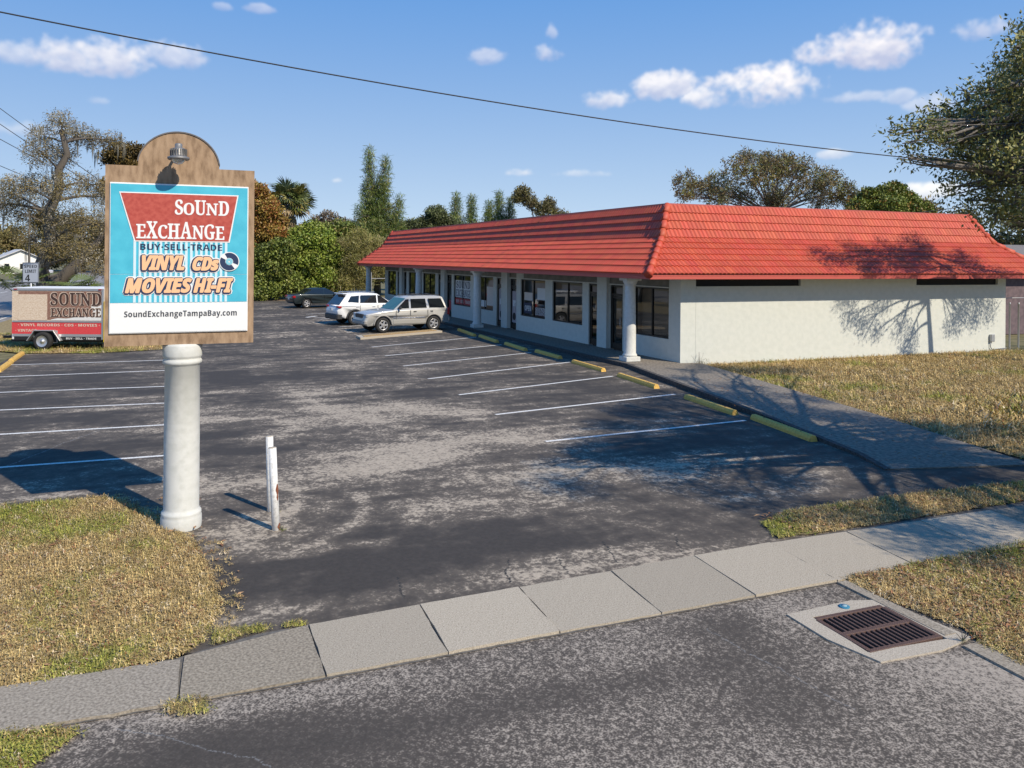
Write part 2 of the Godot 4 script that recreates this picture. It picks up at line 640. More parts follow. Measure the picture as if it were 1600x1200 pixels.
func materials() -> void:
	M.wall = mottled([[0.2, Color(0.535, 0.555, 0.51)], [0.8, Color(0.575, 0.592, 0.545)]], 0.012, 2.5, 0.9, 0.2, 4, 5, 512, 0.04)
	M.wall.heightmap_enabled = true
	var bl := Image.create(512, 512, false, Image.FORMAT_L8)
	bl.fill(Color(0.75, 0.75, 0.75))
	for r in 8:
		bl.fill_rect(Rect2i(0, r * 64, 512, 3), Color(0.45, 0.45, 0.45))
		for c in 4: bl.fill_rect(Rect2i((c * 128 + (r % 2) * 64) % 512, r * 64, 3, 64), Color(0.6, 0.6, 0.6))
	M.wall.heightmap_texture = ImageTexture.create_from_image(bl)
	M.wall.heightmap_scale = 0.35
	M.wall.uv1_scale = Vector3.ONE / 1.6
	M.trim = mat(lin(0.6, 0.6, 0.54), 0.75)
	M.column = mottled([[0.2, Color(0.50, 0.51, 0.475)], [0.7, Color(0.585, 0.59, 0.56)]], 0.02, 1.6, 0.8, 0.2, 5, 6, 512, 0.03)
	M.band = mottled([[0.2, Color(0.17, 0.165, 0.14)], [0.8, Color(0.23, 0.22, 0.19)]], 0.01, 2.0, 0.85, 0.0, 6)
	M.void = mat(lin(0.02, 0.02, 0.022), 0.9)
	M.bronze = mat(lin(0.02, 0.018, 0.016), 0.4, 0.3)
	M.glass = mat(Color(0.03, 0.032, 0.03, 0.45), 0.02)
	M.glass.transparency = BaseMaterial3D.TRANSPARENCY_ALPHA
	M.glass.metallic_specular = 0.8
	M.fascia = mat(lin(0.46, 0.085, 0.065), 0.6)
	M.tile = mat(Color.WHITE, 0.62)
	M.tile.vertex_color_use_as_albedo = true
	M.soffit = mat(lin(0.45, 0.43, 0.38), 0.9)
	M.concrete = mottled([[0.0, Color(0.17, 0.142, 0.11)], [0.28, Color(0.32, 0.279, 0.22)], [0.5, Color(0.40, 0.352, 0.282)], [0.75, Color(0.445, 0.395, 0.32)], [1.0, Color(0.58, 0.52, 0.43)]], 0.36, 3.2, 0.95, 0.0, 7, 2, 512, 0.1)
	M.concrete_old = mottled([[0.0, Color(0.13, 0.108, 0.083)], [0.5, Color(0.27, 0.234, 0.183)], [1.0, Color(0.42, 0.37, 0.295)]], 0.2, 3.6, 0.95, 0.0, 8, 4, 512, 0.1)
	M.concrete_dark = mottled([[0.1, Color(0.07, 0.065, 0.06)], [0.9, Color(0.15, 0.14, 0.125)]], 0.05, 2.2, 0.95, 0.3, 28, 6)
	M.walk = mottled([[0.1, Color(0.10, 0.086, 0.07)], [0.85, Color(0.27, 0.235, 0.19)]], 0.06, 3.4, 0.95, 0.0, 9, 6, 512, 0.08)
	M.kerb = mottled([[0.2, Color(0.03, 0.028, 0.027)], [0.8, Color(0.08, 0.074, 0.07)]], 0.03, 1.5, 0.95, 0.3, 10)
	M.stripe = mottled([[0.12, Color(0.22, 0.21, 0.2)], [0.32, Color(0.6, 0.59, 0.56)], [0.9, Color(0.78, 0.77, 0.74)]], 0.05, 1.3, 0.85, 0.0, 11)
	M.yellow = mottled([[0.1, Color(0.30, 0.19, 0.075)], [0.35, Color(0.62, 0.37, 0.08)], [0.9, Color(0.72, 0.45, 0.11)]], 0.03, 1.1, 0.85, 0.2, 12)
	M.soil = mottled([[0.1, Color(0.13, 0.095, 0.045)], [0.5, Color(0.25, 0.19, 0.085)], [0.9, Color(0.34, 0.27, 0.14)]], 0.03, 2.4, 1.0, 0.5, 13)
	M.ground = mottled([[0.1, Color(0.07, 0.075, 0.025)], [0.6, Color(0.15, 0.13, 0.06)], [0.9, Color(0.2, 0.17, 0.09)]], 0.02, 9.0, 1.0, 0.0, 14)
	M.street = mottled([[0.1, Color(0.16, 0.15, 0.145)], [0.9, Color(0.3, 0.285, 0.27)]], 0.02, 6.0, 0.95, 0.0, 15)
	M.bark = mottled([[0.2, Color(0.085, 0.075, 0.065)], [0.8, Color(0.2, 0.18, 0.155)]], 0.05, 1.0, 0.95, 1.0, 16)
	M.oak_bark = mottled([[0.2, Color(0.05, 0.043, 0.036)], [0.8, Color(0.14, 0.122, 0.10)]], 0.05, 1.0, 0.95, 1.0, 26)
	M.grey_bark = mottled([[0.2, Color(0.15, 0.14, 0.125)], [0.8, Color(0.32, 0.295, 0.265)]], 0.05, 1.0, 0.95, 1.0, 17)
	M.leaf = leaf_mat()
	M.dull_leaf = leaf_mat(0.8)
	M.stucco = mottled([[0.1, Color(0.2, 0.13, 0.078)], [0.5, Color(0.315, 0.215, 0.135)], [0.9, Color(0.38, 0.265, 0.17)]], 0.02, 1.4, 0.95, 0.35, 18, 6, 512, 0.05)
	M.stucco.uv1_scale = Vector3(0.9, 0.33, 0.9)
	M.white = mat(lin(0.72, 0.72, 0.70), 0.55)
	M.pipe = mottled([[0.15, Color(0.5, 0.49, 0.46)], [0.5, Color(0.74, 0.74, 0.72)]], 0.03, 0.9, 0.5, 0.0, 19)
	M.rust = mottled([[0.2, Color(0.10, 0.03, 0.015)], [0.8, Color(0.26, 0.09, 0.045)]], 0.06, 0.6, 0.9, 0.3, 20)
	M.iron = mottled([[0.2, Color(0.05, 0.028, 0.022)], [0.8, Color(0.13, 0.075, 0.058)]], 0.06, 0.5, 0.75, 0.3, 21)
	M.rubber = mat(lin(0.018, 0.018, 0.018), 0.85)
	M.black = mat(lin(0.012, 0.012, 0.013), 0.6)
	M.dark_plastic = mat(lin(0.03, 0.031, 0.033), 0.55)
	M.chrome = mat(lin(0.7, 0.7, 0.72), 0.22, 1.0)
	M.alloy = mat(lin(0.55, 0.55, 0.56), 0.35, 0.7)
	M.galv = mat(lin(0.42, 0.43, 0.44), 0.45, 0.6)
	M.car_glass = mat(lin(0.012, 0.015, 0.018), 0.04)
	M.car_glass.metallic_specular = 0.75
	M.lens = mat(lin(0.55, 0.57, 0.58), 0.1, 0.4)
	M.red_lens = mat(lin(0.32, 0.012, 0.015), 0.15)
	M.cable = mat(lin(0.02, 0.02, 0.022), 0.7)


func blades(n: int, l: float, w: float, seed_: int) -> ArrayMesh:
	rng.seed = seed_
	var mb := MB.new()
	for i in n:
		var a := rng.randf() * TAU
		var p := Vector3(cos(a), 0, sin(a)) * sqrt(rng.randf()) * 0.06
		var d := Vector3(rng.randf_range(-1, 1), rng.randf_range(0.05, 0.55), rng.randf_range(-1, 1)).normalized()
		var s := d.cross(Vector3.UP).normalized() * w / 2
		var ll := l * rng.randf_range(0.6, 1.3)
		var q := p + d * ll * 0.6
		var e := q + (d + Vector3(0, -0.7, 0)).normalized() * ll * 0.4
		mb.tri(p - s, p + s, q)
		mb.tri(q - s * 0.8, q + s * 0.8, e)
	return mb.done()


func lawn(called: String, pts: Array, density: float, tall: float, o := {}) -> void:
	var pv := PackedVector2Array()
	for q in pts: pv.append(Vector2(q[0], q[1]))
	var lo := pv[0]
	var hi := pv[0]
	for q in pv: lo = lo.min(q); hi = hi.max(q)
	rng.seed = hash(called + str(pts[0]))
	var where := []
	var tint := []
	var ns := noise(0.55, 3, 51)
	var n2 := noise(0.16, 2, 52)
	for i in int((hi.x - lo.x) * (hi.y - lo.y) * density):
		var p := Vector2(rng.randf_range(lo.x, hi.x), rng.randf_range(lo.y, hi.y))
		if not Geometry2D.is_point_in_polygon(p, pv):
			continue
		var g: float = ns.get_noise_2d(p.x, p.y) * 0.9 + n2.get_noise_2d(p.x + 50, p.y) * 0.7 + o.get("green", 0.0)
		var s := tall * rng.randf_range(0.7, 1.4)
		where.append(Transform3D(Basis(Vector3.UP, rng.randf() * TAU).scaled(Vector3(1, rng.randf_range(0.6, 1.2), 1) * s), Vector3(p.x, 0.02, p.y)))
		var straw := Color(0.62, 0.46, 0.20).lerp(Color(0.30, 0.205, 0.09), rng.randf())
		var green := Color(0.36, 0.35, 0.06).lerp(Color(0.17, 0.20, 0.03), rng.randf())
		var k := straw.lerp(green, smoothstep(-0.1, 0.6, g + rng.randf_range(-0.35, 0.35)))
		if rng.randf() < o.get("brown", 0.03): k = Color(0.25, 0.10, 0.04)
		elif rng.randf() < 0.06: k = Color(0.62, 0.5, 0.33)
		k = k * rng.randf_range(0.5, 1.35)
		tint.append(Color(k.r, k.g, k.b))
	var g2 := scatter("grass", leafs.blades, M.dull_leaf, where, tint, null, "stuff")
	tag(g2, o.get("label", "short dry grass"), "grass")


func ragged(pts: Array, step: float, amp: float) -> Array:    # the same outline with an uneven edge
	var out := []
	var n := noise(1.3, 3, 61)
	for i in pts.size():
		var a := Vector2(pts[i][0], pts[i][1])
		var b := Vector2(pts[(i + 1) % pts.size()][0], pts[(i + 1) % pts.size()][1])
		var k := maxi(1, int(a.distance_to(b) / step))
		for j in k:
			var p := a.lerp(b, float(j) / k)
			p += (b - a).orthogonal().normalized() * n.get_noise_2d(p.x * 2, p.y * 2) * amp
			out.append([p.x, p.y])
	return out


func ground() -> void:
	leafs.blades = blades(12, 0.075, 0.012, 9)
	var base := MB.new()
	# one sheet to the horizon, open only at the drain
	for q in [[[-400, -500], [400, -500], [400, -6.4], [-400, -6.4]], [[-400, -6.4], [5.72, -6.4], [5.72, -5.64], [-400, -5.64]], [[6.62, -6.4], [400, -6.4], [400, -5.64], [6.62, -5.64]], [[-400, -5.64], [400, -5.64], [400, 60], [-400, 60]]]:
		base.poly(q, -0.03)
	struct("ground", base, M.ground)
	var st := MB.new()
	st.poly([[-25.5, -400], [-10, -400], [-10, 60], [-25.5, 60]], 0.0)
	struct("street", st, M.street)
	var sl := MB.new()
	for k in 14:
		sl.poly([[-17.9, -30 - k * 12.0], [-17.75, -30 - k * 12.0], [-17.75, -27 - k * 12.0], [-17.9, -27 - k * 12.0]], 0.006)
	sl.poly([[-10.6, -200], [-10.48, -200], [-10.48, -12], [-10.6, -12]], 0.006)
	struct("street_marking", sl, M.stripe)
	var island := MB.new()
	island.slab([[-31.5, -128], [-27, -125], [-26, -108], [-29, -108]], -0.02, 0.14)
	struct("traffic_island", island, M.soil)

	# parking lot
	var lot := Node3D.new()
	lot.name = "parking_lot"
	add_child(lot)
	lot.set_meta("kind", "structure")
	var near := mat(Color.WHITE, 0.93)
	near.texture_repeat = false
	var worn := [[3.6, -15.5, 3.6, 3.4, 0.13], [4.5, -15.1, 1.9, 1.0, 0.42], [2.5, -13.5, 1.6, 0.8, 0.4], [2.1, -17.8, 1.0, 1.2, 0.34], [4.0, -18.8, 1.4, 1.2, 0.36], [5.3, -12.1, 1.2, 0.8, 0.36], [6.0, -17.3, 0.9, 0.8, 0.2], [3.5, -14.3, 1.3, 0.9, 0.2],
		[0.3, -22.6, 0.9, 0.35, 0.5], [0.4, -18.8, 0.9, 0.5, 0.4], [1.2, -11.6, 0.7, 0.9, 0.3], [1.75, -10.1, 0.5, 0.16, 0.42], [1.2, -9.9, 0.5, 0.13, 0.4], [3.8, -11.0, 1.0, 0.5, 0.28], [7.6, -12.0, 1.6, 0.7, 0.4], [5.4, -10.1, 1.0, 0.4, 0.12],
		[0.6, -10.7, 0.5, 0.6, 0.32], [0.3, -13.3, 0.6, 0.8, 0.3], [-2.0, -20.9, 1.4, 0.25, 0.3], [-1.5, -18.0, 1.2, 0.3, 0.28], [-2.4, -13.6, 1.4, 0.3, 0.3], [3.0, -8.35, 9.0, 0.3, 0.34], [4.3, -28.0, 2.4, 2.0, 0.12], [8.5, -15.0, 1.4, 0.5, 0.12], [2.6, -21.0, 0.7, 1.6, 0.3], [-1.5, -22.3, 1.3, 0.2, 0.28]]
	var sealed := [[0.6, -25.2, 0.8, 1.3, 0.35], [1.9, -26.2, 0.9, 1.2, 0.2], [0.3, -17.1, 0.7, 0.3, 0.3], [1.0, -15.6, 0.9, 0.35, 0.35], [1.0, -9.3, 1.0, 0.65, 0.55], [2.7, -9.7, 1.2, 0.7, 0.3], [4.5, -9.6, 1.6, 0.6, 0.2], [9.5, -19.8, 2.6, 4.0, 0.12], [-3.6, -25.3, 2.0, 5.0, 0.2], [-3.2, -19.8, 1.4, 0.5, 0.3], [-2.5, -16.6, 1.8, 1.0, 0.2], [2.2, -11.6, 0.5, 0.5, 0.2], [9.6, -16.2, 0.5, 0.4, 0.3], [10.2, -19.4, 0.45, 0.5, 0.3], [9.2, -22.9, 0.5, 0.35, 0.25], [9.8, -26, 0.5, 0.5, 0.25], [-4.1, -20.1, 0.5, 0.4, 0.25], [-4.0, -23, 0.6, 0.4, 0.25], [8.6, -16.3, 0.3, 0.3, 0.2]]
	near.albedo_texture = lot_texture(-6.3, -34.0, 21.3, 26.2, 1536, 1792, worn, sealed, {"base": 0.345, "arcs": [[0.2, -11.9, 2.0, -20, 75, 0.13, 0.34], [0.2, -11.9, 2.75, 5, 70, 0.12, 0.26], [0.0, -12.4, 1.35, -60, 60, 0.12, 0.2], [12, -22, 9.6, 120, 200, 0.22, 0.16], [12, -22, 8.0, 125, 205, 0.2, 0.13], [-2, -26, 8.2, -20, 50, 0.25, 0.14], [-2, -26, 6.6, -25, 45, 0.2, 0.12]],
		"patches": [[-6.3, -34, 15, -16.95, 0.03], [0.2, -26.6, 1.35, -24.1, -0.2], [1.35, -25.4, 2.3, -24.4, -0.16], [-0.2, -17.2, 0.75, -16.95, -0.12], [0.3, -15.9, 1.9, -15.35, -0.2], [4.6, -21.3, 6.1, -20.2, -0.1], [0.15, -10.1, 1.9, -8.75, -0.12]], "cracks": [[-6, -16.9, 12, -17.4, 0.18], [0.5, -15.3, 1.9, -15.9, 0.18], [1.0, -15.3, 6.5, -15.9, 0.2], [2.0, -8.3, 2.05, -8.9, 0.14], [3.2, -8.3, 3.4, -9.0, 0.14], [3.9, -8.3, 4.0, -8.8, 0.14], [4.6, -8.4, 4.8, -9.1, 0.14], [5.5, -8.4, 5.8, -9.0, 0.14], [-4.0, -13.8, -1.9, -18.6, 0.48], [2.0, -25, 9, -26, 0.16]]})
	near.heightmap_enabled = true
	near.heightmap_texture = near.albedo_texture
	near.heightmap_scale = 0.25
	var r := Rect2(-6.3, -34.0, 21.3, 26.2)
	var a := MB.new()
	a.poly([[-6.3, -34], [15, -34], [15, -7.8], [-6.3, -7.8]], 0.0, r)
	part("asphalt", a, near, lot)
	var far := mat(Color.WHITE, 0.93)
	far.texture_repeat = false
	far.albedo_texture = lot_texture(-6.3, -70.0, 21.3, 36.0, 640, 640, [[3.7, -39.1, 2.5, 2.5, 0.22], [5.5, -46, 3, 2, 0.15], [2, -55, 3, 3, 0.1]], [[1, -47, 2, 3, 0.15]], {"base": 0.36})
	var b := MB.new()
	b.poly([[-6.3, -70], [15, -70], [15, -34], [-6.3, -34]], 0.0, Rect2(-6.3, -70, 21.3, 36))
	part("asphalt", b, far, lot)
	# painted lines: right stalls slant a little, left ones lie square
	for q in [[6.3, -14.46, 11.39, -14.9], [6.29, -17.33, 11.8, -18.42], [6.28, -20.15, 11.76, -21.86], [6.24, -23.1, 11.92, -25.31], [6.19, -26.09, 11.72, -28.34], [6.2, -29.0, 11.6, -31.3], [6.3, -32.0, 11.6, -34.6], [6.4, -38.7, 7.6, -39.3], [6.5, -41.7, 11.6, -44.4], [6.2, -44.9, 11.4, -47.5], [6.1, -48.2, 11.3, -50.8], [6.0, -51.5, 11.2, -54.1],
			[-5.9, -30.2, -0.7, -30.0], [-6.2, -27.33, -0.55, -27.33], [-6.2, -24.35, -0.55, -23.96], [-6.2, -21.62, -0.55, -21.25], [-6.2, -18.65, -0.55, -18.53], [-6.2, -15.75, -0.55, -15.68]]:
		var p := Vector2(q[0], q[1])
		var e := Vector2(q[2], q[3])
		var n := (e - p).orthogonal().normalized() * 0.05
		var l := MB.new()
		l.poly([[p.x + n.x, p.y + n.y], [e.x + n.x, e.y + n.y], [e.x - n.x, e.y - n.y], [p.x - n.x, p.y - n.y]], 0.004)
		part("parking_line", l, M.stripe, lot)
	for q in [[5.6, -48.9, 0.7, -0.9, 0.18], [6.2, -47.2, 2.8, -1.4, 0.1]]:
		var l := MB.new()
		l.poly([[q[0], q[1]], [q[0] + q[4], q[1] + q[4]], [q[0] + q[2] + q[4], q[1] + q[3] + q[4]], [q[0] + q[2], q[1] + q[3]]], 0.005)
		part("parking_line", l, M.stripe, lot)

	# driveway in front of the pavement
	var road := mat(Color.WHITE, 0.95)
	road.texture_repeat = false
	road.albedo_texture = lot_texture(-6.0, -7.3, 19.0, 9.5, 2048, 1024, [[6.4, -5.2, 0.8, 0.7, 0.4], [2.0, -4.2, 4.0, 1.0, 0.1], [5.6, -6.6, 0.5, 0.35, 0.25], [0.5, -6.75, 1.2, 0.18, 0.25], [6.9, -4.6, 0.4, 0.5, 0.3]], [[2.2, -6.0, 3.0, 0.22, 0.16], [0.6, -5.6, 1.5, 0.7, 0.18], [6.7, -5.5, 0.35, 0.3, 0.35], [4.9, -6.5, 0.5, 0.3, 0.2], [0.0, -6.3, 0.8, 0.3, 0.3], [4.5, -5.4, 0.5, 0.8, 0.1]],
		{"base": 0.575, "blotch": 0.14, "streak": 0.08, "speck": 110, "hard": 0.3, "dark": Color(0.046, 0.039, 0.033), "grey": Color(0.073, 0.061, 0.050), "pale": Color(0.33, 0.285, 0.235), "cracks": [[-0.6, -6.75, 0.9, -5.6, 0.42], [4.6, -6.6, 4.9, -5.0, 0.42]]})
	road.heightmap_enabled = true
	road.heightmap_texture = road.albedo_texture
	road.heightmap_scale = 0.3
	var d := MB.new()
	var rr := Rect2(-6, -7.3, 19, 9.5)
	for q in [[[-6, -7.3], [13, -7.3], [13, -6.4], [-6, -6.4]], [[-6, -6.4], [5.72, -6.4], [5.72, -5.64], [-6, -5.64]], [[6.62, -6.4], [13, -6.4], [13, -5.64], [6.62, -5.64]], [[-6, -5.64], [13, -5.64], [13, 2.2], [-6, 2.2]]]:
		d.poly(q, 0.0, rr)
	struct("driveway", d, road)

	# pavement of separate slabs
	var walk := Node3D.new()
	walk.name = "sidewalk"
	add_child(walk)
	walk.set_meta("kind", "structure")
	var nx := [-0.165, 1.0, 2.09, 3.21, 4.35, 5.52, 6.65, 7.85, 9.1, 10.4, 11.8, 13.4, 15.0]
	var fx := [-0.15, 0.97, 2.1, 3.22, 4.38, 5.55, 6.72, 7.95, 9.25, 10.6, 12.0, 13.6, 15.2]
	for i in nx.size() - 1:
		var s := MB.new()
		var zf0: float = lerpf(-7.93, -8.28, clampf((fx[i] - 0.5) / 6.0, 0, 1)) if i > 0 else -7.72
		var zf1: float = lerpf(-7.93, -8.28, clampf((fx[i + 1] - 0.5) / 6.0, 0, 1))
		var zn0: float = -6.93 - 0.02 * i
		var pts := ragged([[nx[i] + 0.007, zn0], [nx[i + 1] - 0.007, zn0 - 0.02], [fx[i + 1] - 0.007, zf1], [fx[i] + 0.007, zf0]], 0.12, 0.012)
		s.slab(pts, -0.02, 0.025 + 0.004 * ((i * 7) % 3))
		var sm: StandardMaterial3D = (M.concrete_old if i == 0 or i > 8 else M.concrete).duplicate()
		var tone: float = [0.97, 0.93, 1.0, 0.96, 0.91, 0.98][i % 6]
		sm.albedo_color = Color(tone, tone * 0.995, tone * 0.98)
		part("slab", s, sm, walk)
	for q in [[-0.19, -2.6], [-2.62, -6.0]]:
		var s := MB.new()
		s.slab(ragged([[q[0], -6.93], [q[0] + 0.02, -7.66], [q[1], -7.7], [q[1], -6.95]], 0.15, 0.03), -0.02, 0.03)
		part("slab", s, M.concrete_old, walk)
	var jn := MB.new()
	jn.poly([[-6, -7.74], [-0.2, -7.74], [0.5, -7.97], [6.7, -8.31], [15.2, -8.6], [15.2, -7.2], [6.65, -7.03], [1.0, -6.92], [-6, -6.91]], 0.006)
	part("bedding", jn, M.concrete_dark, walk)
	# kerb strips beside the drain lawn
	var ks := MB.new()
	ks.slab([[6.62, -7.02], [6.75, -7.02], [6.80, -5.66], [6.66, -5.66]], -0.02, 0.022)
	ks.slab([[6.64, -5.45], [6.86, -5.45], [6.90, -4.2], [6.62, -4.2]], -0.02, 0.022)
	struct("kerb", ks, M.concrete_old)

	# raised walk along the shop
	var wk := Node3D.new()
	wk.name = "walkway"
	add_child(wk)
	wk.set_meta("kind", "structure")
	var L := [[11.1, -10.55, 0.02], [11.42, -11.5, 0.05], [11.85, -14.3, 0.11], [12.3, -17.3, 0.13], [12.75, -20.3, 0.13], [13.22, -23.3, 0.13]]
	var Rr := [[13.75, -9.9, 0.03], [13.95, -11.2, 0.05], [14.35, -14.0, 0.11], [14.75, -17.0, 0.13], [15.2, -20.0, 0.13], [15.65, -22.95, 0.13]]
	for i in 5:
		for h in 2:
			var f0 := h * 0.5
			var f1 := f0 + 0.5
			var mixp := func(A, f): return [lerpf(A[i][0], A[i + 1][0], f), lerpf(A[i][1], A[i + 1][1], f) - (0.008 if f < 1 and f > 0 and f == f0 else 0.0), lerpf(A[i][2], A[i + 1][2], f)]
			var s := MB.new()
			s.slab([mixp.call(L, f0), mixp.call(Rr, f0), mixp.call(Rr, f1), mixp.call(L, f1)], -0.02, 0.1)
			part("slab", s, M.walk, wk)
	for k in 13:
		var s := MB.new()
		var v0 := 0.02 + k * 3.0
		var q := []
		for uv in [[-1.72, v0], [0.0, v0], [0.0, v0 + 2.985], [-1.72, v0 + 2.985]]:
			var p: Vector3 = CORNER + Vector3(uv[0], 0, 0) + V * uv[1]
			q.append([p.x, p.z])
		s.slab(q, -0.02, 0.13)
		part("slab", s, M.walk, wk)
	var kb := MB.new()
	for i in 5:
		var p := Vector2(L[i][0], L[i][1])
		var e := Vector2(L[i + 1][0], L[i + 1][1])
		kb.slab([[p.x - 0.13, p.y, L[i][2] + 0.006], [p.x - 0.004, p.y, L[i][2] + 0.006], [e.x - 0.004, e.y, L[i + 1][2] + 0.006], [e.x - 0.13, e.y, L[i + 1][2] + 0.006]], -0.02, 0.1)
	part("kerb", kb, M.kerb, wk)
	var kb2 := MB.new()
	var q0 := CORNER + Vector3(-1.73, 0, 0)
	var q1 := CORNER + Vector3(-1.73, 0, 0) + V * 39.0
	kb2.slab([[q0.x - 0.12, q0.z], [q0.x, q0.z], [q1.x, q1.z], [q1.x - 0.12, q1.z]], -0.02, 0.135)
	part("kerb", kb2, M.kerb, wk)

	# lawns
	var beds := {
		"left": [[0.02, -8.0], [0.14, -8.7], [0.08, -9.6], [-0.1, -10.7], [-0.35, -11.4], [-0.75, -12.3], [-1.3, -13.2], [-2.7, -13.15], [-7, -13.3], [-7, -7.68], [-1.2, -7.71], [-0.25, -7.74]],
		"left corner": [[-0.85, -6.78], [-1.4, -6.96], [-3.6, -6.98], [-3.6, -5.6], [-1.5, -6.0], [-1.1, -6.45]],
		"strip": [[6.98, -8.42], [7.16, -8.93], [7.75, -9.25], [9.04, -9.3], [12.5, -9.2], [15.5, -9.1], [15.5, -8.6], [12.0, -8.5], [8.0, -8.42]],
		"drain": [[6.76, -7.06], [9.75, -7.2], [13, -7.3], [13, -3.2], [6.9, -3.2], [6.88, -4.3], [6.86, -5.4], [6.98, -5.7], [6.83, -6.4]],
		"side": [[15.72, -23.0], [31.5, -23.0], [36, -20], [36, -10.1], [14.0, -10.05], [14.42, -14.0], [14.82, -17.0], [15.27, -20.0]],
		"trailer": [[-10, -34.8], [-7.1, -34.6], [-6.0, -33.4], [-3.7, -32.8], [-1.0, -33.5], [-0.6, -36], [-0.8, -60], [-10, -60]],
	}
	for k in beds:
		var s := MB.new()
		s.poly(ragged(beds[k], 0.2, 0.09) if k != "side" and k != "trailer" else beds[k], 0.018)
		struct("lawn_soil", s, M.soil)
	lawn("grass", beds["left"].map(func(q): return [maxf(q[0], -3.6) , q[1]]), 1150, 1.0, {"label": "short dry lawn of straw and green blades under the big sign", "green": 0.0})
	lawn("grass", [[0.15, -7.95], [0.42, -8.6], [0.38, -9.6], [0.22, -10.7], [-0.1, -11.3], [-0.6, -12.4], [-1.2, -13.4], [-2.8, -13.4], [-2.6, -12.8], [-0.9, -12.0], [-0.2, -10.5], [0.0, -9.0]], 110, 0.7, {"label": "straggling runners of grass creeping onto the asphalt from the sign lawn", "green": -0.2, "brown": 0.06})
	lawn("grass", beds["left corner"], 900, 1.0, {"label": "dry grass corner below the pavement at lower left", "green": 0.0})
	lawn("grass", beds["strip"], 900, 1.0, {"label": "shaded grass strip between the parking lot and the pavement", "green": 0.05})
	lawn("grass", beds["drain"].map(func(q): return [minf(q[0], 10.5), maxf(q[1], -7.4)]), 900, 1.0, {"label": "dry leafy grass beside the storm drain", "brown": 0.09, "green": -0.05})
	lawn("grass", beds["side"].map(func(q): return [minf(q[0], 33), q[1]]), 110, 2.0, {"label": "tan lawn along the white end wall of the shop", "green": -0.2})
	lawn("grass", [[15.8, -23.1], [30.4, -23.1], [30.4, -22.8], [15.8, -22.75]], 260, 1.5, {"label": "grass fringe growing at the foot of the white end wall", "green": 0.0})
	lawn("grass", beds["trailer"].map(func(q): return [q[0], maxf(q[1], -42)]), 90, 1.8, {"label": "grass verge where the trailer is parked", "green": 0.0})
	lawn("grass", [[15.6, -11.6], [19.5, -11.0], [19.5, -14.4], [16.8, -14.2]], 170, 3.6, {"label": "longer pale grass on a mound near the right edge", "green": -0.15})
	for q in [[[0.1, -7.9], [0.55, -7.98], [0.6, -8.08], [0.15, -8.15]], [[-0.3, -6.98], [0.02, -6.98], [0.05, -6.72], [-0.2, -6.78]], [[0.75, -8.0], [0.95, -7.99], [0.93, -8.08], [0.74, -8.09]]]:
		lawn("grass", q, 900, 0.8, {"label": "small tuft of grass growing in a pavement joint", "green": 0.15})
	# fallen leaves
	var lm := MB.new()
	lm.tri(Vector3(0, 0, -0.035), Vector3(-0.015, 0.008, 0), Vector3(0, 0.004, 0.035)); lm.tri(Vector3(0, 0, -0.035), Vector3(0, 0.004, 0.035), Vector3(0.015, 0.01, 0))
	var leaf := lm.done()
	var where := []
	var tint := []
	rng.seed = 5
	for area in [[6.9, -7.1, 3.5, 3.0, 1700, 0.045], [-3.2, -13, 3.2, 5.2, 500, 0.04], [7.2, -9.2, 5, 0.8, 400, 0.045], [11.6, -20, 3.2, 9.5, 260, 0.14], [6.2, -38.4, 4.8, 3.4, 0, 0.1], [-0.1, -10.9, 0.5, 2.2, 26, 0.012], [16, -22.5, 14, 12, 500, 0.06], [5, -69.8, 6, 1.6, 900, 0.03]]:
		for i in area[4]:
			var p := Vector3(area[0] + rng.randf() * area[2], area[5], area[1] + rng.randf() * area[3])
			where.append(Transform3D(Basis(rdir(), rng.randf_range(-0.5, 0.5)) * Basis(Vector3.UP, rng.randf() * TAU).scaled(Vector3.ONE * rng.randf_range(0.7, 1.4)), p))
			var c := Color(0.34, 0.16, 0.07).lerp(Color(0.16, 0.07, 0.035), rng.randf()).lerp(Color(0.42, 0.3, 0.17), rng.randf() * 0.6)
			tint.append(c)
	var fl := scatter("fallen_leaves", leaf, M.dull_leaf, where, tint, null, "stuff")
	tag(fl, "brown leaves fallen over grass and walk", "leaves")
	# low island of leaf litter beside the silver car
	var isl := Node3D.new()
	isl.name = "parking_island"
	add_child(isl)
	isl.set_meta("kind", "structure")
	var ib := MB.new()
	ib.slab([[6.4, -35.0], [10.75, -37.25], [10.55, -38.15], [6.4, -36.1]], -0.02, 0.09)
	part("kerb", ib, M.concrete, isl)
	var it := MB.new()
	it.slab(ragged([[6.62, -35.25], [10.5, -37.25], [10.4, -37.95], [6.62, -35.95]], 0.2, 0.06), 0.0, 0.105)
	part("leaf_litter", it, mottled([[0.2, Color(0.17, 0.10, 0.045)], [0.6, Color(0.42, 0.28, 0.12)], [0.9, Color(0.5, 0.38, 0.2)]], 0.06, 0.9, 1.0, 1.0, 31), isl)
	var dirt := MB.new()
	dirt.slab(ragged([[1.0, -68.5], [7, -68.0], [12, -67], [14, -72], [1, -72]], 0.3, 0.4), -0.02, 0.03)
	struct("leaf_litter", dirt, mottled([[0.2, Color(0.12, 0.08, 0.05)], [0.8, Color(0.3, 0.22, 0.15)]], 0.05, 1.4, 1.0, 1.0, 32))


func bp(u: float, v: float, y: float) -> Vector3:     # shop plan: u out of the front wall to the right, v along the front
	return Vector3(u, y, 0) + V * v


func bbox(mb: MB, u0: float, u1: float, v0: float, v1: float, y0: float, y1: float) -> void:
	var p := []
	for y in [y0, y1]:
		for q in [[u0, v0], [u1, v0], [u1, v1], [u0, v1]]:
			p.append(bp(q[0], q[1], y))
	mb.hexa(p)


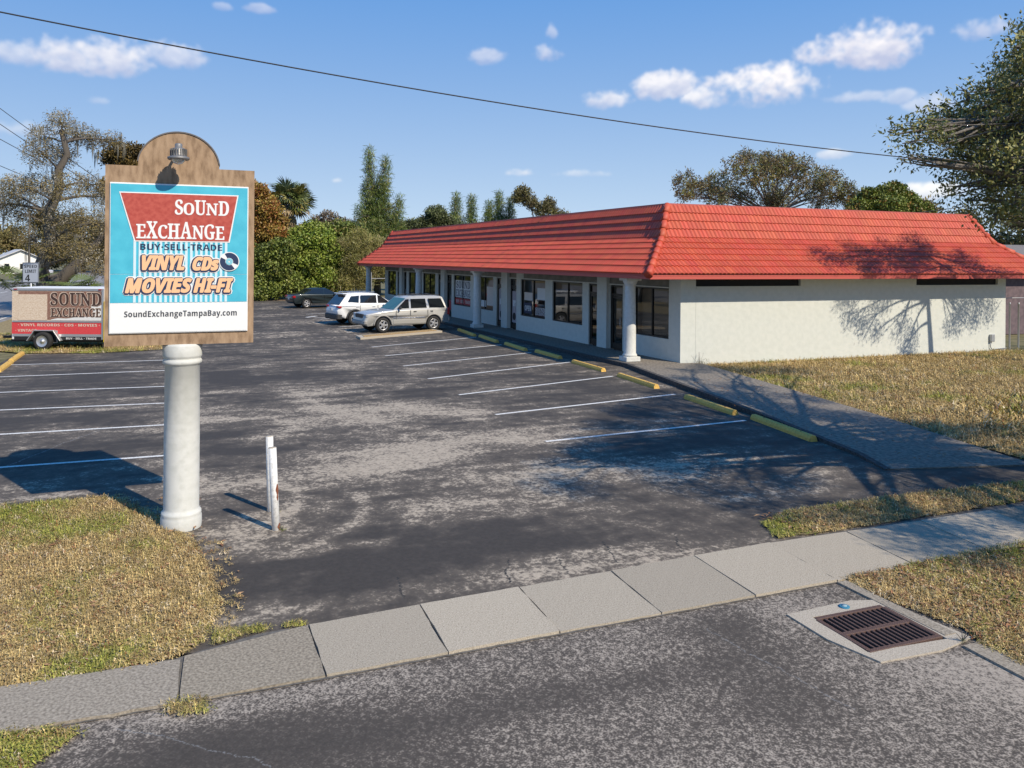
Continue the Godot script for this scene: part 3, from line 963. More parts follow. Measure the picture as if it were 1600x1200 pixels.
func roof_tile_shape(mb: MB, face: int, s0: float, s1: float, c: Array, wave: float) -> void:
	# c: [inset low, y low, inset high, y high]; face 0: end of the shop, face 1: its front
	var F := func(s, d, y):
		if face == 0:
			return bp(clampf(s, -1.75 + d, 16.9 - d), -0.8 + d, y)
		return bp(-1.75 + d, clampf(s, -0.8 + d, 38.2 - d), y)
	var slope := Vector2(c[2] - c[0], c[3] - c[1]).normalized()
	var n := Vector3.ZERO
	if face == 0: n = -V * slope.y + Vector3(0, slope.x, 0)
	else: n = Vector3(-slope.y, slope.x, 0)
	var k := maxi(2, int(round((s1 - s0) / wave * 7.0)))
	var lo := []
	var hi := []
	var bt := []
	for i in k + 1:
		var s := lerpf(s0, s1, float(i) / k)
		var h := 0.05 * pow(absf(sin(PI * s / wave)), 0.9)
		lo.append(F.call(s, c[0], c[1]) + n * (h + 0.04))
		hi.append(F.call(s, c[2], c[3]) + n * (h + 0.004))
		bt.append(F.call(s, c[0], c[1]) + n * (h - 0.006))
	for i in k:
		if face == 0:
			mb.group(false); mb.quad(lo[i], lo[i + 1], hi[i + 1], hi[i]); mb.group(false); mb.quad(bt[i], bt[i + 1], lo[i + 1], lo[i])
		else:
			mb.group(false); mb.quad(lo[i + 1], lo[i], hi[i], hi[i + 1]); mb.group(false); mb.quad(bt[i + 1], bt[i], lo[i], lo[i + 1])


func tile_tone() -> Color:
	var k := rng.randf_range(0.9, 1.06)
	return Color(0.49 * k, 0.081 * k * rng.randf_range(0.88, 1.14), 0.041 * k)


func window(parent: Node, v0: float, v1: float, y0: float, y1: float, panes: int, called := "window") -> Node3D:
	var f := MB.new()
	var fw := 0.055
	bbox(f, 0.05, 0.13, v0, v1, y0, y0 + fw)
	bbox(f, 0.05, 0.13, v0, v1, y1 - fw, y1)
	for i in panes + 1:
		var c := lerpf(v0 + fw / 2, v1 - fw / 2, float(i) / panes)
		bbox(f, 0.052, 0.128, c - fw / 2, c + fw / 2, y0 + fw, y1 - fw)
	var w := part(called, f, M.bronze, parent)
	for i in panes:
		var a := lerpf(v0 + fw / 2, v1 - fw / 2, float(i) / panes) + fw / 2
		var b := lerpf(v0 + fw / 2, v1 - fw / 2, float(i + 1) / panes) - fw / 2
		var g := MB.new()
		g.quad(bp(0.09, b, y0 + fw), bp(0.09, a, y0 + fw), bp(0.09, a, y1 - fw), bp(0.09, b, y1 - fw))
		part("pane", g, M.glass, w)
	return w


func door(parent: Node, v0: float, v1: float) -> Node3D:
	var f := MB.new()
	bbox(f, 0.05, 0.14, v0, v0 + 0.06, 0.15, 2.6)
	bbox(f, 0.05, 0.14, v1 - 0.06, v1, 0.15, 2.6)
	bbox(f, 0.05, 0.14, v0 + 0.06, v1 - 0.06, 2.54, 2.6)
	bbox(f, 0.05, 0.14, v0 + 0.06, v1 - 0.06, 2.2, 2.28)
	bbox(f, 0.06, 0.12, v0 + 0.065, v1 - 0.065, 0.16, 0.38)
	bbox(f, 0.06, 0.12, v0 + 0.065, v0 + 0.14, 0.38, 2.19)
	bbox(f, 0.06, 0.12, v1 - 0.14, v1 - 0.065, 0.38, 2.19)
	bbox(f, 0.06, 0.12, v0 + 0.14, v1 - 0.14, 2.1, 2.19)
	var d := part("door", f, M.bronze, parent)
	for y in [[0.38, 2.1, 0.14], [2.28, 2.54, 0.06]]:
		var g := MB.new()
		g.quad(bp(0.09, v1 - y[2], y[0]), bp(0.09, v0 + y[2], y[0]), bp(0.09, v0 + y[2], y[1]), bp(0.09, v1 - y[2], y[1]))
		part("pane", g, M.glass, d)
	var h := MB.new()
	h.tube([bp(0.05, v0 + 0.17, 1.05), bp(0.0, v0 + 0.17, 1.05), bp(0.0, v0 + 0.17, 1.4), bp(0.05, v0 + 0.17, 1.4)], [0.014, 0.014, 0.014, 0.014], 6)
	part("handle", h, M.galv, d)
	return d


func shop() -> void:
	var S := thing("store_building", "long pale stucco store with red tile mansard roof and columned front", "building", CORNER)
	var doors := [[3.62, 4.55], [5.3, 6.2], [13.26, 14.05], [14.8, 15.71], [22.48, 23.34], [24.06, 24.9], [31.62, 32.3], [32.98, 33.88]]
	var wins := [[0.67, 2.86, 2], [6.72, 9.43, 2], [10.15, 12.76, 2], [16.17, 18.7, 2], [19.4, 22.1, 2], [25.45, 27.92, 2], [28.6, 31.12, 2], [34.22, 36.43, 2]]
	var open := []
	for d in doors: open.append([d[0], d[1], 0.15])
	for w in wins: open.append([w[0], w[1], 0.86])
	open.sort_custom(func(a, b): return a[0] < b[0])
	var wl := MB.new()
	var at := 0.2
	for o in open:
		bbox(wl, 0, 0.2, at, o[0], 0.0, 2.62)
		if o[2] > 0.5: bbox(wl, 0, 0.2, o[0], o[1], 0.0, o[2])
		at = o[1]
	bbox(wl, 0, 0.2, at, 37.0, 0.0, 2.62)
	part("front_wall", wl, M.wall, S)
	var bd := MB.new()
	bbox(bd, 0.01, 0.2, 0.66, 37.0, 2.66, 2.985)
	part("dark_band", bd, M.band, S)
	var tr := MB.new()
	bbox(tr, -0.035, 0.2, 0.66, 37.0, 2.62, 2.66)
	part("trim", tr, M.trim, S)
	var pl := [[0.2, 0.66, -0.012], [4.57, 5.29, -0.14], [14.06, 14.79, -0.14], [23.35, 24.05, -0.14], [32.31, 32.97, -0.14]]
	for p in pl:
		var m := MB.new()
		if p[0] > 1: bbox(m, p[2], -0.002, p[0], p[1], 0.14, 2.985)
		else: bbox(m, 0.0, 0.2, p[0], p[1] - 0.002, 2.621, 2.985)
		part("pilaster", m, M.wall, S)
	var cap := MB.new()
	bbox(cap, -0.03, 0.0, 12.4, 13.2, 2.665, 2.985)
	part("pilaster", cap, M.wall, S)
	var ew := MB.new()
	bbox(ew, 0, 0.60, 0, 0.2, 0.0, 2.985)
	bbox(ew, 0.606, 15.4, 0, 0.2, 0.0, 2.62)
	# slots under the eave
	var x := 0.606
	for s in [[0.62, 5.03], [10.57, 14.95]]:
		if s[0] > x + 0.02: bbox(ew, x, s[0], 0, 0.2, 2.62, 2.985)
		bbox(ew, s[0], s[1], 0, 0.2, 2.62, 2.7)
		x = s[1]
	bbox(ew, x, 15.4, 0, 0.2, 2.62, 2.985)
	part("end_wall", ew, M.wall, S)
	for s in [[0.62, 5.03], [10.57, 14.95]]:
		var m := MB.new()
		bbox(m, s[0], s[1], 0.1, 0.14, 2.7, 2.985)
		part("vent", m, M.void, S)
	var rw := MB.new()
	bbox(rw, 15.2, 15.4, 0.2, 37.0, 0.0, 2.985)
	bbox(rw, 0.0, 15.4, 37.0, 37.2, 0.0, 2.985)
	bbox(rw, 7.0, 7.1, 0.2, 37.0, 0.0, 2.985)
	part("rear_wall", rw, M.wall, S)
	for v in [5.0, 14.4, 23.7, 32.6]:
		var m := MB.new()
		bbox(m, 0.2, 7.0, v - 0.06, v + 0.06, 0.14, 2.985)
		part("partition", m, M.wall, S)
	var fl := MB.new()
	bbox(fl, 0.2, 15.2, 0.2, 37.0, 0.0, 0.14)
	part("floor", fl, mat(lin(0.12, 0.10, 0.085), 0.6), S)
	for w in wins: window(S, w[0], w[1], 0.86, 2.62, w[2])
	for d in doors: door(S, d[0], d[1])
	# blinds hanging behind the nearest window
	for i in 14:
		var m := MB.new()
		var v := 0.78 + i * 0.145
		m.quad(bp(0.32, v + 0.13, 0.92), bp(0.34, v, 0.92), bp(0.34, v, 2.55), bp(0.32, v + 0.13, 2.55))
		part("blind", m, mat(lin(0.33, 0.27, 0.19), 0.9) if i == 0 else (S.get_node("blind") as MeshInstance3D).material_override, S)
	# columns
	for v in [0.97, 15.0, 24.6, 36.9]:
		var c := MB.new(true)
		var pos := bp(-1.33, v, 0.13)
		c.lathe([[0.23, 0.16], [0.25, 0.18], [0.25, 0.22], [0.225, 0.25], [0.212, 0.28], [0.208, 0.9], [0.195, 1.7], [0.18, 2.55], [0.18, 2.58], [0.205, 2.60], [0.2, 2.62], [0.225, 2.66], [0.25, 2.72], [0.25, 2.75]], 28, pos)
		var col := part("column", c, M.column, S)
		var b := MB.new()
		b.bevel(pos + Vector3(0, 0.082, 0), Vector3(0.54, 0.16, 0.54), 0.012)
		part("plinth", b, M.column, col)
		var t := MB.new()
		t.bevel(pos + Vector3(0, 2.80, 0), Vector3(0.56, 0.1, 0.56), 0.01)
		part("capital", t, M.column, col)
	# roof
	var R := part("roof", roof_core(), M.fascia, S)
	var sf := MB.new()
	bbox(sf, -1.72, 16.87, -0.77, 38.17, 2.986, 3.03)
	part("soffit", sf, M.soffit, R)
	for q in [[-1.75, 16.9, -0.83, -0.8], [-1.78, -1.75, -0.83, 38.23], [16.9, 16.93, -0.83, 38.23], [-1.75, 16.9, 38.2, 38.23]]:
		var m := MB.new()
		bbox(m, q[0], q[1], q[2], q[3], 2.97, 3.15)
		part("fascia_board", m, M.fascia, R)
	var courses := []
	for i in 6: courses.append([i * 0.235 - (0.05 if i == 0 else 0.0), 3.16 + i * 0.2 - (0.04 if i == 0 else 0.0), (i + 1) * 0.235, 3.16 + (i + 1) * 0.2])
	for i in 4: courses.append([1.41 + i * 0.165, 4.36 + i * 0.295, 1.41 + (i + 1) * 0.165, 4.36 + (i + 1) * 0.295])
	rng.seed = 8
	var rest := MB.new()
	var w := 0.33
	for c in courses:
		for k in 57:
			var s0 := -1.75 + k * w
			var s1 := s0 + w - 0.004
			if s1 < -1.75 + c[0] or s0 > 16.9 - c[0]: continue
			if k < 30 + int((c[0] + 0.2) / w) and s0 > -2.0 + c[0]:
				var m := MB.new()
				m.col = tile_tone()
				roof_tile_shape(m, 0, s0, s1, c, w / 2)
				part("roof_tile", m, M.tile, R)
			else:
				rest.col = tile_tone()
				roof_tile_shape(rest, 0, s0, s1, c, w / 2)
		for k in 118:
			var s0 := -0.8 + k * w
			if s0 + w < -0.8 + c[0] or s0 > 38.2 - c[0]: continue
			rest.col = tile_tone()
			roof_tile_shape(rest, 1, s0, s0 + w - 0.004, c, w / 2)
	var tf := part("tile_field", rest, M.tile, R)
	tf.set_meta("kind", "stuff")
	# rounded hip tiles, each lapping the one below
	for hip in [[0, 1], [1, 1], [0, 0]]:
		for i in 10:
			var c: Array = courses[i]
			var m := MB.new(true)
			m.col = tile_tone()
			var P := func(d, y):
				if hip[0] == 0 and hip[1] == 1: return bp(-1.75 + d, -0.8 + d, y)
				if hip[0] == 1: return bp(16.9 - d, -0.8 + d, y)
				return bp(-1.75 + d, 38.2 - d, y)
			var a: Vector3 = P.call(c[0], c[1]) + Vector3(0, 0.02, 0)
			var b: Vector3 = P.call(c[2], c[3]) + Vector3(0, 0.02, 0)
			m.tube([a - (b - a) * 0.08, b], [0.15, 0.10], 12)
			part("hip_tile", m, M.tile, R)
	var rc := MB.new()
	for q in [[0.29, 14.86, 1.24, 1.34], [0.29, 0.39, 1.34, 36.12], [14.76, 14.86, 1.34, 36.12], [0.29, 14.86, 36.12, 36.22]]:
		bbox(rc, q[0], q[1], q[2], q[3], 5.5, 5.6)
	part("coping", rc, mat(lin(0.42, 0.10, 0.085), 0.5), R)
	var vp := MB.new()
	for q in [[5.0, 12.0, 0.1, 0.5], [3.4, 20.0, 0.05, 0.35]]:
		vp.tube([bp(q[0], q[1], 5.3), bp(q[0], q[1], 5.3 + q[3])], [q[2], q[2]], 8)
	part("vent_pipe", vp, M.galv, R)
	# meter box with its conduit at the far end of the wall
	var mb := MB.new()
	mb.bevel(bp(14.57, -0.06, 0.56), Vector3(0.2, 0.3, 0.11), 0.015)
	var box := part("meter_box", mb, M.galv, S)
	var cd := MB.new(true)
	cd.tube([bp(14.5, -0.05, 0.42), bp(14.5, -0.05, 0.2), bp(14.6, -0.05, 0.1), bp(14.9, -0.04, 0.12), bp(15.4, -0.04, 0.13)], [0.018, 0.018, 0.018, 0.018, 0.018], 6)
	part("conduit", cd, M.galv, box)
	# notices on the glass, read from the parking lot
	var fb := Basis(-V, Vector3.UP, Vector3(-0.9983, 0, 0.0579))
	var paper := mat(lin(0.62, 0.64, 0.64), 0.7)
	var ink := mat(lin(0.03, 0.04, 0.08), 0.7)
	var red := mat(lin(0.42, 0.05, 0.05), 0.7)
	var cream := mat(lin(0.6, 0.55, 0.5), 0.7)
	var sheet := func(v0, v1, y0, y1, m):
		var q := MB.new()
		bbox(q, 0.078, 0.084, v0, v1, y0, y1)
		return part("poster", q, m, S)
	var lay := func(P, s, font, m, v, y, w2, h):
		lettering(P, s, font, m, bp(0.0765, v, y), fb, w2, h, 0.0015)
	var p1 = sheet.call(19.5, 22.0, 1.33, 2.32, paper)
	lay.call(p1, "SOUND", "Droid Serif", ink, 20.75, 2.06, 2.2, 0.4)
	lay.call(p1, "EXCHANGE", "Droid Serif", ink, 20.75, 1.58, 2.3, 0.4)
	var p2 = sheet.call(19.5, 22.0, 0.93, 1.28, red)
	lay.call(p2, "BUY · SELL · TRADE", "Droid Sans", cream, 20.75, 1.1, 2.2, 0.18)
	var p3 = sheet.call(10.25, 11.35, 0.95, 1.35, mat(lin(0.09, 0.04, 0.04), 0.7))
	lay.call(p3, "SOUND", "Droid Serif", paper, 10.8, 1.24, 0.95, 0.2)
	lay.call(p3, "EXCHANGE", "Droid Serif", paper, 10.8, 1.06, 1.0, 0.14)
	sheet.call(10.2, 11.1, 1.7, 2.25, paper)
	var p4 = sheet.call(11.7, 12.55, 1.0, 1.5, ink)
	lay.call(p4, "OPEN", "Droid Sans", paper, 12.1, 1.25, 0.7, 0.25)
	sheet.call(11.6, 12.5, 1.62, 2.0, cream)
	for q in [[13.42, 13.9, 0.45, 2.0], [14.97, 15.55, 0.45, 2.05]]:
		var p = sheet.call(q[0], q[1], q[2], q[3], mat(lin(0.36, 0.33, 0.36), 0.7))
		var disc := MB.new()
		disc.lathe([[0.0, 0.0], [0.19, 0.0], [0.19, 0.002], [0.06, 0.002], [0.06, 0.0021], [0.0, 0.0021]], 24, bp(0.0765, (q[0] + q[1]) / 2, 0.75), Basis(fb.x, fb.z, -fb.y))
		part("record_print", disc, M.black, p)
		sheet.call(q[0] + 0.08, q[1] - 0.08, 1.25, 1.55, paper).position = Vector3(-0.003, 0, 0)
	sheet.call(17.3, 18.4, 1.0, 1.35, paper)
	sheet.call(16.35, 17.2, 1.1, 2.1, cream)
	sheet.call(22.7, 23.1, 0.5, 1.1, red)


func roof_core() -> MB:
	# the far slopes, the flat top and a bed below the tiles
	var m := MB.new()
	var ring := [[-0.04, 3.1], [0.0, 3.14], [1.41, 4.34], [2.06, 5.52]]
	for i in 3:
		var a: Array = ring[i]
		var b: Array = ring[i + 1]
		var P := func(r): return [bp(-1.75 + r[0], -0.8 + r[0], r[1] - 0.02), bp(16.9 - r[0], -0.8 + r[0], r[1] - 0.02), bp(16.9 - r[0], 38.2 - r[0], r[1] - 0.02), bp(-1.75 + r[0], 38.2 - r[0], r[1] - 0.02)]
		var A = P.call(a)
		var B = P.call(b)
		for k in 4:
			var l := (k + 1) % 4
			m.quad(A[k], A[l], B[l], B[k])
	var T := [bp(0.5, 1.45, 5.3), bp(14.65, 1.45, 5.3), bp(14.65, 35.95, 5.3), bp(0.5, 35.95, 5.3)]
	m.quad(T[0], T[1], T[2], T[3])
	return m


func big_sign() -> void:
	# everything is measured from the foot of the column
	var S := thing("shop_sign", "big turquoise and red shop sign on tan stucco board atop white column", "sign", Vector3(-0.26, 0, -11.5))
	var z := 0.17       # front of the board
	var o := Vector3(0.26, 0, 11.5)
	var col := MB.new(true)
	col.lathe([[0.252, 0.0], [0.258, 0.06], [0.255, 0.15], [0.247, 0.175], [0.252, 0.19], [0.246, 0.22], [0.226, 0.24], [0.222, 0.27], [0.222, 1.2], [0.217, 2.16], [0.232, 2.17], [0.245, 2.19], [0.245, 2.215], [0.232, 2.235], [0.228, 2.25], [0.242, 2.265], [0.246, 2.29], [0.248, 2.41], [0.238, 2.44], [0.0, 2.451]], 40)
	part("column", col, M.column, S)
	# stucco board with its round head
	var pts := []
	for p in [[0.885, 2.44], [0.885, 4.755], [0.44, 4.755]]: pts.append(Vector2(p[0], p[1]))
	for i in 25:
		var a := PI * i / 24.0
		pts.append(Vector2(-0.055 + 0.49 * cos(a), 4.755 + 0.455 * sin(a)))
	for p in [[-0.545, 4.755], [-0.92, 4.755], [-0.92, 2.44]]: pts.append(Vector2(p[0], p[1]))
	var clean := []
	for p in pts:
		if clean.is_empty() or clean[-1].distance_to(p) > 0.012: clean.append(p)
	var bd := MB.new()
	var ix := Geometry2D.triangulate_polygon(PackedVector2Array(clean))
	for k in range(0, ix.size(), 3):
		var a: Vector2 = clean[ix[k]]; var b: Vector2 = clean[ix[k + 1]]; var c: Vector2 = clean[ix[k + 2]]
		if (b - a).cross(c - a) < 0: var t := b; b = c; c = t
		bd.tri(Vector3(a.x, a.y, z), Vector3(b.x, b.y, z), Vector3(c.x, c.y, z))
		bd.tri(Vector3(a.x, a.y, -z), Vector3(c.x, c.y, -z), Vector3(b.x, b.y, -z))
	for i in clean.size():
		var a: Vector2 = clean[i]; var b: Vector2 = clean[(i + 1) % clean.size()]
		bd.quad(Vector3(a.x, a.y, z), Vector3(a.x, a.y, -z), Vector3(b.x, b.y, -z), Vector3(b.x, b.y, z))
	part("stucco_board", bd, M.stucco, S)
	var cp := MB.new()
	for i in range(3, clean.size() - 4):
		var a: Vector2 = clean[i]; var b: Vector2 = clean[i + 1]
		var n := Vector2(b.y - a.y, a.x - b.x).normalized() * 0.016
		var q := [Vector3(a.x, a.y, z + 0.012), Vector3(a.x, a.y, -z - 0.012), Vector3(b.x, b.y, -z - 0.012), Vector3(b.x, b.y, z + 0.012)]
		var up := Vector3(n.x, n.y, 0)
		cp.hexa([q[0], q[1], q[2], q[3], q[0] + up, q[1] + up, q[2] + up, q[3] + up])
	part("metal_edge", cp, mat(lin(0.12, 0.11, 0.11), 0.6), S)
	# face of the sign: enamelled sheets with print
	var cx := -0.288 + 0.26
	var face := func(called, x0, x1, y0, y1, dz, m, P):
		var b := MB.new()
		b.box(Vector3((x0 + x1) / 2, (y0 + y1) / 2, z + dz), Vector3(x1 - x0, y1 - y0, 0.006))
		return part(called, b, m, P)
	var blue := mottled([[0.2, Color(0.055, 0.40, 0.54)], [0.8, Color(0.075, 0.46, 0.60)]], 0.01, 1.5, 0.45, 0.0, 41)
	var white := mat(lin(0.74, 0.75, 0.75), 0.4)
	var navy := mat(lin(0.015, 0.03, 0.085), 0.5)
	var peach := mat(lin(0.80, 0.47, 0.26), 0.5)
	var maroon := mottled([[0.2, Color(0.36, 0.05, 0.035)], [0.8, Color(0.45, 0.085, 0.06)]], 0.02, 0.8, 0.5, 0.0, 42)
	var grey := mat(lin(0.045, 0.05, 0.06), 0.5)
	var fr := MB.new()
	fr.bevel(Vector3(cx, 3.565, z + 0.012), Vector3(1.675, 1.935, 0.024), 0.006)
	var P := part("face_frame", fr, white, S)
	face.call("blue_sheet", cx - 0.825, cx + 0.825, 3.364, 4.515, 0.026, blue, P)
	face.call("blue_sheet", cx - 0.825, cx + 0.825, 2.995, 3.358, 0.026, blue, P)
	face.call("white_sheet", cx - 0.825, cx + 0.825, 2.612, 2.989, 0.026, white, P)
	for i in 19:
		var x := -0.847 + 0.26 + i * 0.0612
		face.call("printed_stripe", x, x + 0.031, 2.995, 3.795, 0.0305, mat(lin(0.55, 0.70, 0.76), 0.45) if i == 0 else (P.get_node("printed_stripe") as MeshInstance3D).material_override, P)
	var flag := func(grow, dz, m):
		var q := MB.new()
		var v := [Vector2(-0.825 - grow, 3.795 - grow), Vector2(0.30 + grow, 3.795 - grow), Vector2(0.405 + grow * 1.2, 4.4 + grow), Vector2(-1.0 - grow * 1.2, 4.4 + grow)]
		var w := []
		for k in v: w.append(Vector3(k.x + 0.26, k.y, 0))
		var h := []
		for y in [z + 0.0335, z + dz]:
			for k in w: h.append(Vector3(k.x, k.y, y))
		q.hexa(h)
		return part("red_panel", q, m, P)
	flag.call(0.014, 0.0355, white)
	flag.call(0.0, 0.0375, maroon)
	var L := func(s, font, m, x, y, w, h, dz, shear, fat, lift): lettering(P, s, font, m, Vector3(x + 0.26, y, z + dz), Basis.IDENTITY, w, h, 0.0015, shear, fat, lift)
	var hop := [0.03, -0.05, 0.03, -0.04, 0.02]
	L.call("SOUND", "Droid Serif", white, -0.03, 4.235, 0.66, 0.195, 0.039, 0.0, 0.002, hop)
	L.call("EXCHANGE", "Droid Serif", white, -0.285, 3.93, 1.06, 0.225, 0.039, 0.0, 0.002, [-0.02, 0.05, -0.03, 0.0, 0.05, -0.03, 0.0, -0.05])
	L.call("BUY·SELL·TRADE", "Droid Sans", navy, -0.274, 3.714, 0.99, 0.08, 0.034, 0.0, 0.0, [])
	for q in [["VINYL", -0.496, 3.51, 0.56, 0.175], ["CDs", 0.02, 3.50, 0.34, 0.165], ["MOVIES", -0.543, 3.215, 0.78, 0.175], ["HI-FI", 0.116, 3.215, 0.475, 0.175]]:
		L.call(q[0], "Droid Sans", white, q[1] - 0.002, q[2] - 0.004, q[3], q[4], 0.034, 0.22, 0.038, [])
		L.call(q[0], "Droid Sans", navy, q[1] - 0.005, q[2] - 0.007, q[3], q[4], 0.0365, 0.22, 0.027, [])
		L.call(q[0], "Droid Sans", peach, q[1], q[2], q[3], q[4], 0.0395, 0.22, 0.0095, [])
	L.call("SoundExchangeTampaBay.com", "Droid Sans", grey, -0.269, 2.838, 1.36, 0.105, 0.031, 0.0, 0.0, [])
	var rec := MB.new()
	var rb := Basis(Vector3.RIGHT, Vector3(0, 0, 1), Vector3(0, -1, 0))
	rec.lathe([[0.0, 0.0], [0.128, 0.0], [0.128, 0.002], [0.0, 0.0021]], 36, Vector3(0.571, 3.53, z + 0.043), rb)
	var rd := part("record_print", rec, white, P)
	var r2 := MB.new()
	r2.lathe([[0.05, 0.0], [0.117, 0.0], [0.117, 0.002], [0.05, 0.0021]], 36, Vector3(0.571, 3.53, z + 0.046), rb)
	part("groove_print", r2, navy, rd)
	for a in [-0.95, 2.1]:
		var wdg := MB.new()
		for i in 5:
			var a0: float = a + i * 0.11
			wdg.quad(Vector3(0.571 + cos(a0) * 0.05, 3.53 + sin(a0) * 0.05, z + 0.0495), Vector3(0.571 + cos(a0) * 0.117, 3.53 + sin(a0) * 0.117, z + 0.0495), Vector3(0.571 + cos(a0 + 0.11) * 0.117, 3.53 + sin(a0 + 0.11) * 0.117, z + 0.0495), Vector3(0.571 + cos(a0 + 0.11) * 0.05, 3.53 + sin(a0 + 0.11) * 0.05, z + 0.0495))
		part("shine_print", wdg, white, rd)
	var r3 := MB.new()
	r3.lathe([[0.012, 0.0], [0.044, 0.0], [0.044, 0.002], [0.012, 0.0021]], 24, Vector3(0.571, 3.53, z + 0.048), rb)
	part("label_print", r3, mat(lin(0.2, 0.5, 0.6), 0.5), rd)
	# bell lamp with a finned cage
	var lx := -0.055
	var lz := z + 0.30
	var arm := MB.new(true)
	arm.tube([Vector3(lx, 4.985, z), Vector3(lx, 4.995, z + 0.12), Vector3(lx, 5.0, z + 0.24), Vector3(lx, 5.0, lz)], [0.018, 0.018, 0.018, 0.02], 8)
	var lamp := part("lamp", arm, M.galv, S)
	var bell := MB.new(true)
	bell.lathe([[0.0, 4.84], [0.09, 4.83], [0.12, 4.82], [0.135, 4.835], [0.13, 4.855], [0.095, 4.868], [0.088, 4.9], [0.08, 4.96], [0.07, 4.97], [0.045, 4.972], [0.045, 5.02], [0.035, 5.03], [0.0, 5.031]], 28, Vector3(lx, 0, lz))
	part("lamp_shade", bell, mat(lin(0.2, 0.2, 0.2), 0.5, 0.4), lamp)
	for i in 20:
		var a := TAU * i / 20
		var fin := MB.new()
		fin.box(Vector3(lx + cos(a) * 0.087, 4.915, lz + sin(a) * 0.087), Vector3(0.03, 0.085, 0.007), Basis(Vector3.UP, -a))
		part("fin", fin, mat(lin(0.1, 0.1, 0.1), 0.6) if i == 0 else (lamp.get_node("fin") as MeshInstance3D).material_override, lamp)
	var lens := MB.new(true)
	lens.lathe([[0.0, 4.76], [0.05, 4.775], [0.08, 4.81], [0.085, 4.832]], 20, Vector3(lx, 0, lz))
	part("lens", lens, M.lens, lamp)


func bollard(at: Vector3, top: Vector3, r: float, label: String, rust: bool) -> void:
	var B := thing("bollard", label, "bollard", at, 0.0, "pipe bollards beside the sign")
	var d := top - at
	var m := MB.new(true)
	m.tube([Vector3(0, -0.02, 0), d * 0.5, d], [r, r, r], 18)
	part("pipe", m, M.pipe, B)
	var c := MB.new(true)
	c.tube([d - d * 0.002, d + Vector3(0, 0.006, 0)], [r * 1.0, r * 0.9], 18)
	part("cap", c, M.concrete, B)
	if rust:
		for q in [[0.42, 0.57, 0.75, 0.55], [0.36, 0.45, 0.85, 0.3], [0.0, 0.09, 0.6, 0.7]]:
			var p := MB.new(true)
			var ring := []
			for k in 7:
				var f := k / 6.0
				var ang: float = q[2] + (f - 0.5) * q[3] * 2
				ring.append(Vector3(cos(ang), 0, sin(ang)) * (r + 0.0025))
			for k in 6:
				var w0 := sin(PI * (k + 0.02) / 6.0)
				var w1 := sin(PI * (k + 1.0) / 6.0)
				var mid: float = (q[0] + q[1]) / 2
				var hh: float = (q[1] - q[0]) / 2
				p.quad(ring[k] + d * (mid - hh * w0), ring[k] + d * (mid + hh * w0), ring[k + 1] + d * (mid + hh * w1), ring[k + 1] + d * (mid - hh * w1))
			part("rust_patch", p, M.rust, B)


func wheel_stop(a: Vector2, b: Vector2, label: String, group: String) -> void:
	var L := a.distance_to(b)
	var dir := (b - a) / L
	var T := thing("wheel_stop", label, "wheel stop", Vector3((a.x + b.x) / 2, 0, (a.y + b.y) / 2), atan2(-dir.y, dir.x), group)
	var m := MB.new()
	var h := L / 2
	var prof := [[-0.085, 0.0], [-0.08, 0.06], [-0.045, 0.115], [0.045, 0.115], [0.08, 0.06], [0.085, 0.0]]
	for i in 5:
		for s in 6:
			var x0 := -h + L * s / 6.0
			var x1 := -h + L * (s + 1) / 6.0
			m.quad(Vector3(x1, prof[i][1], -prof[i][0]), Vector3(x1, prof[i + 1][1], -prof[i + 1][0]), Vector3(x0, prof[i + 1][1], -prof[i + 1][0]), Vector3(x0, prof[i][1], -prof[i][0]))
	for s in [-1, 1]:
		var e := []
		for q in prof: e.append(Vector3(s * (h + (0.0 if q[1] > 0.05 else 0.02)), q[1], q[0]))
		for i in range(1, 5):
			if s > 0: m.tri(e[0], e[i], e[i + 1])
			else: m.tri(e[0], e[i + 1], e[i])
	part("block", m, M.yellow, T)
	for x in [-h * 0.62, h * 0.62]:
		var p := MB.new(true)
		p.lathe([[0.018, 0.0], [0.018, 0.008], [0.0, 0.0085]], 10, Vector3(x, 0.114, 0))
		part("pin", p, M.rust, T)


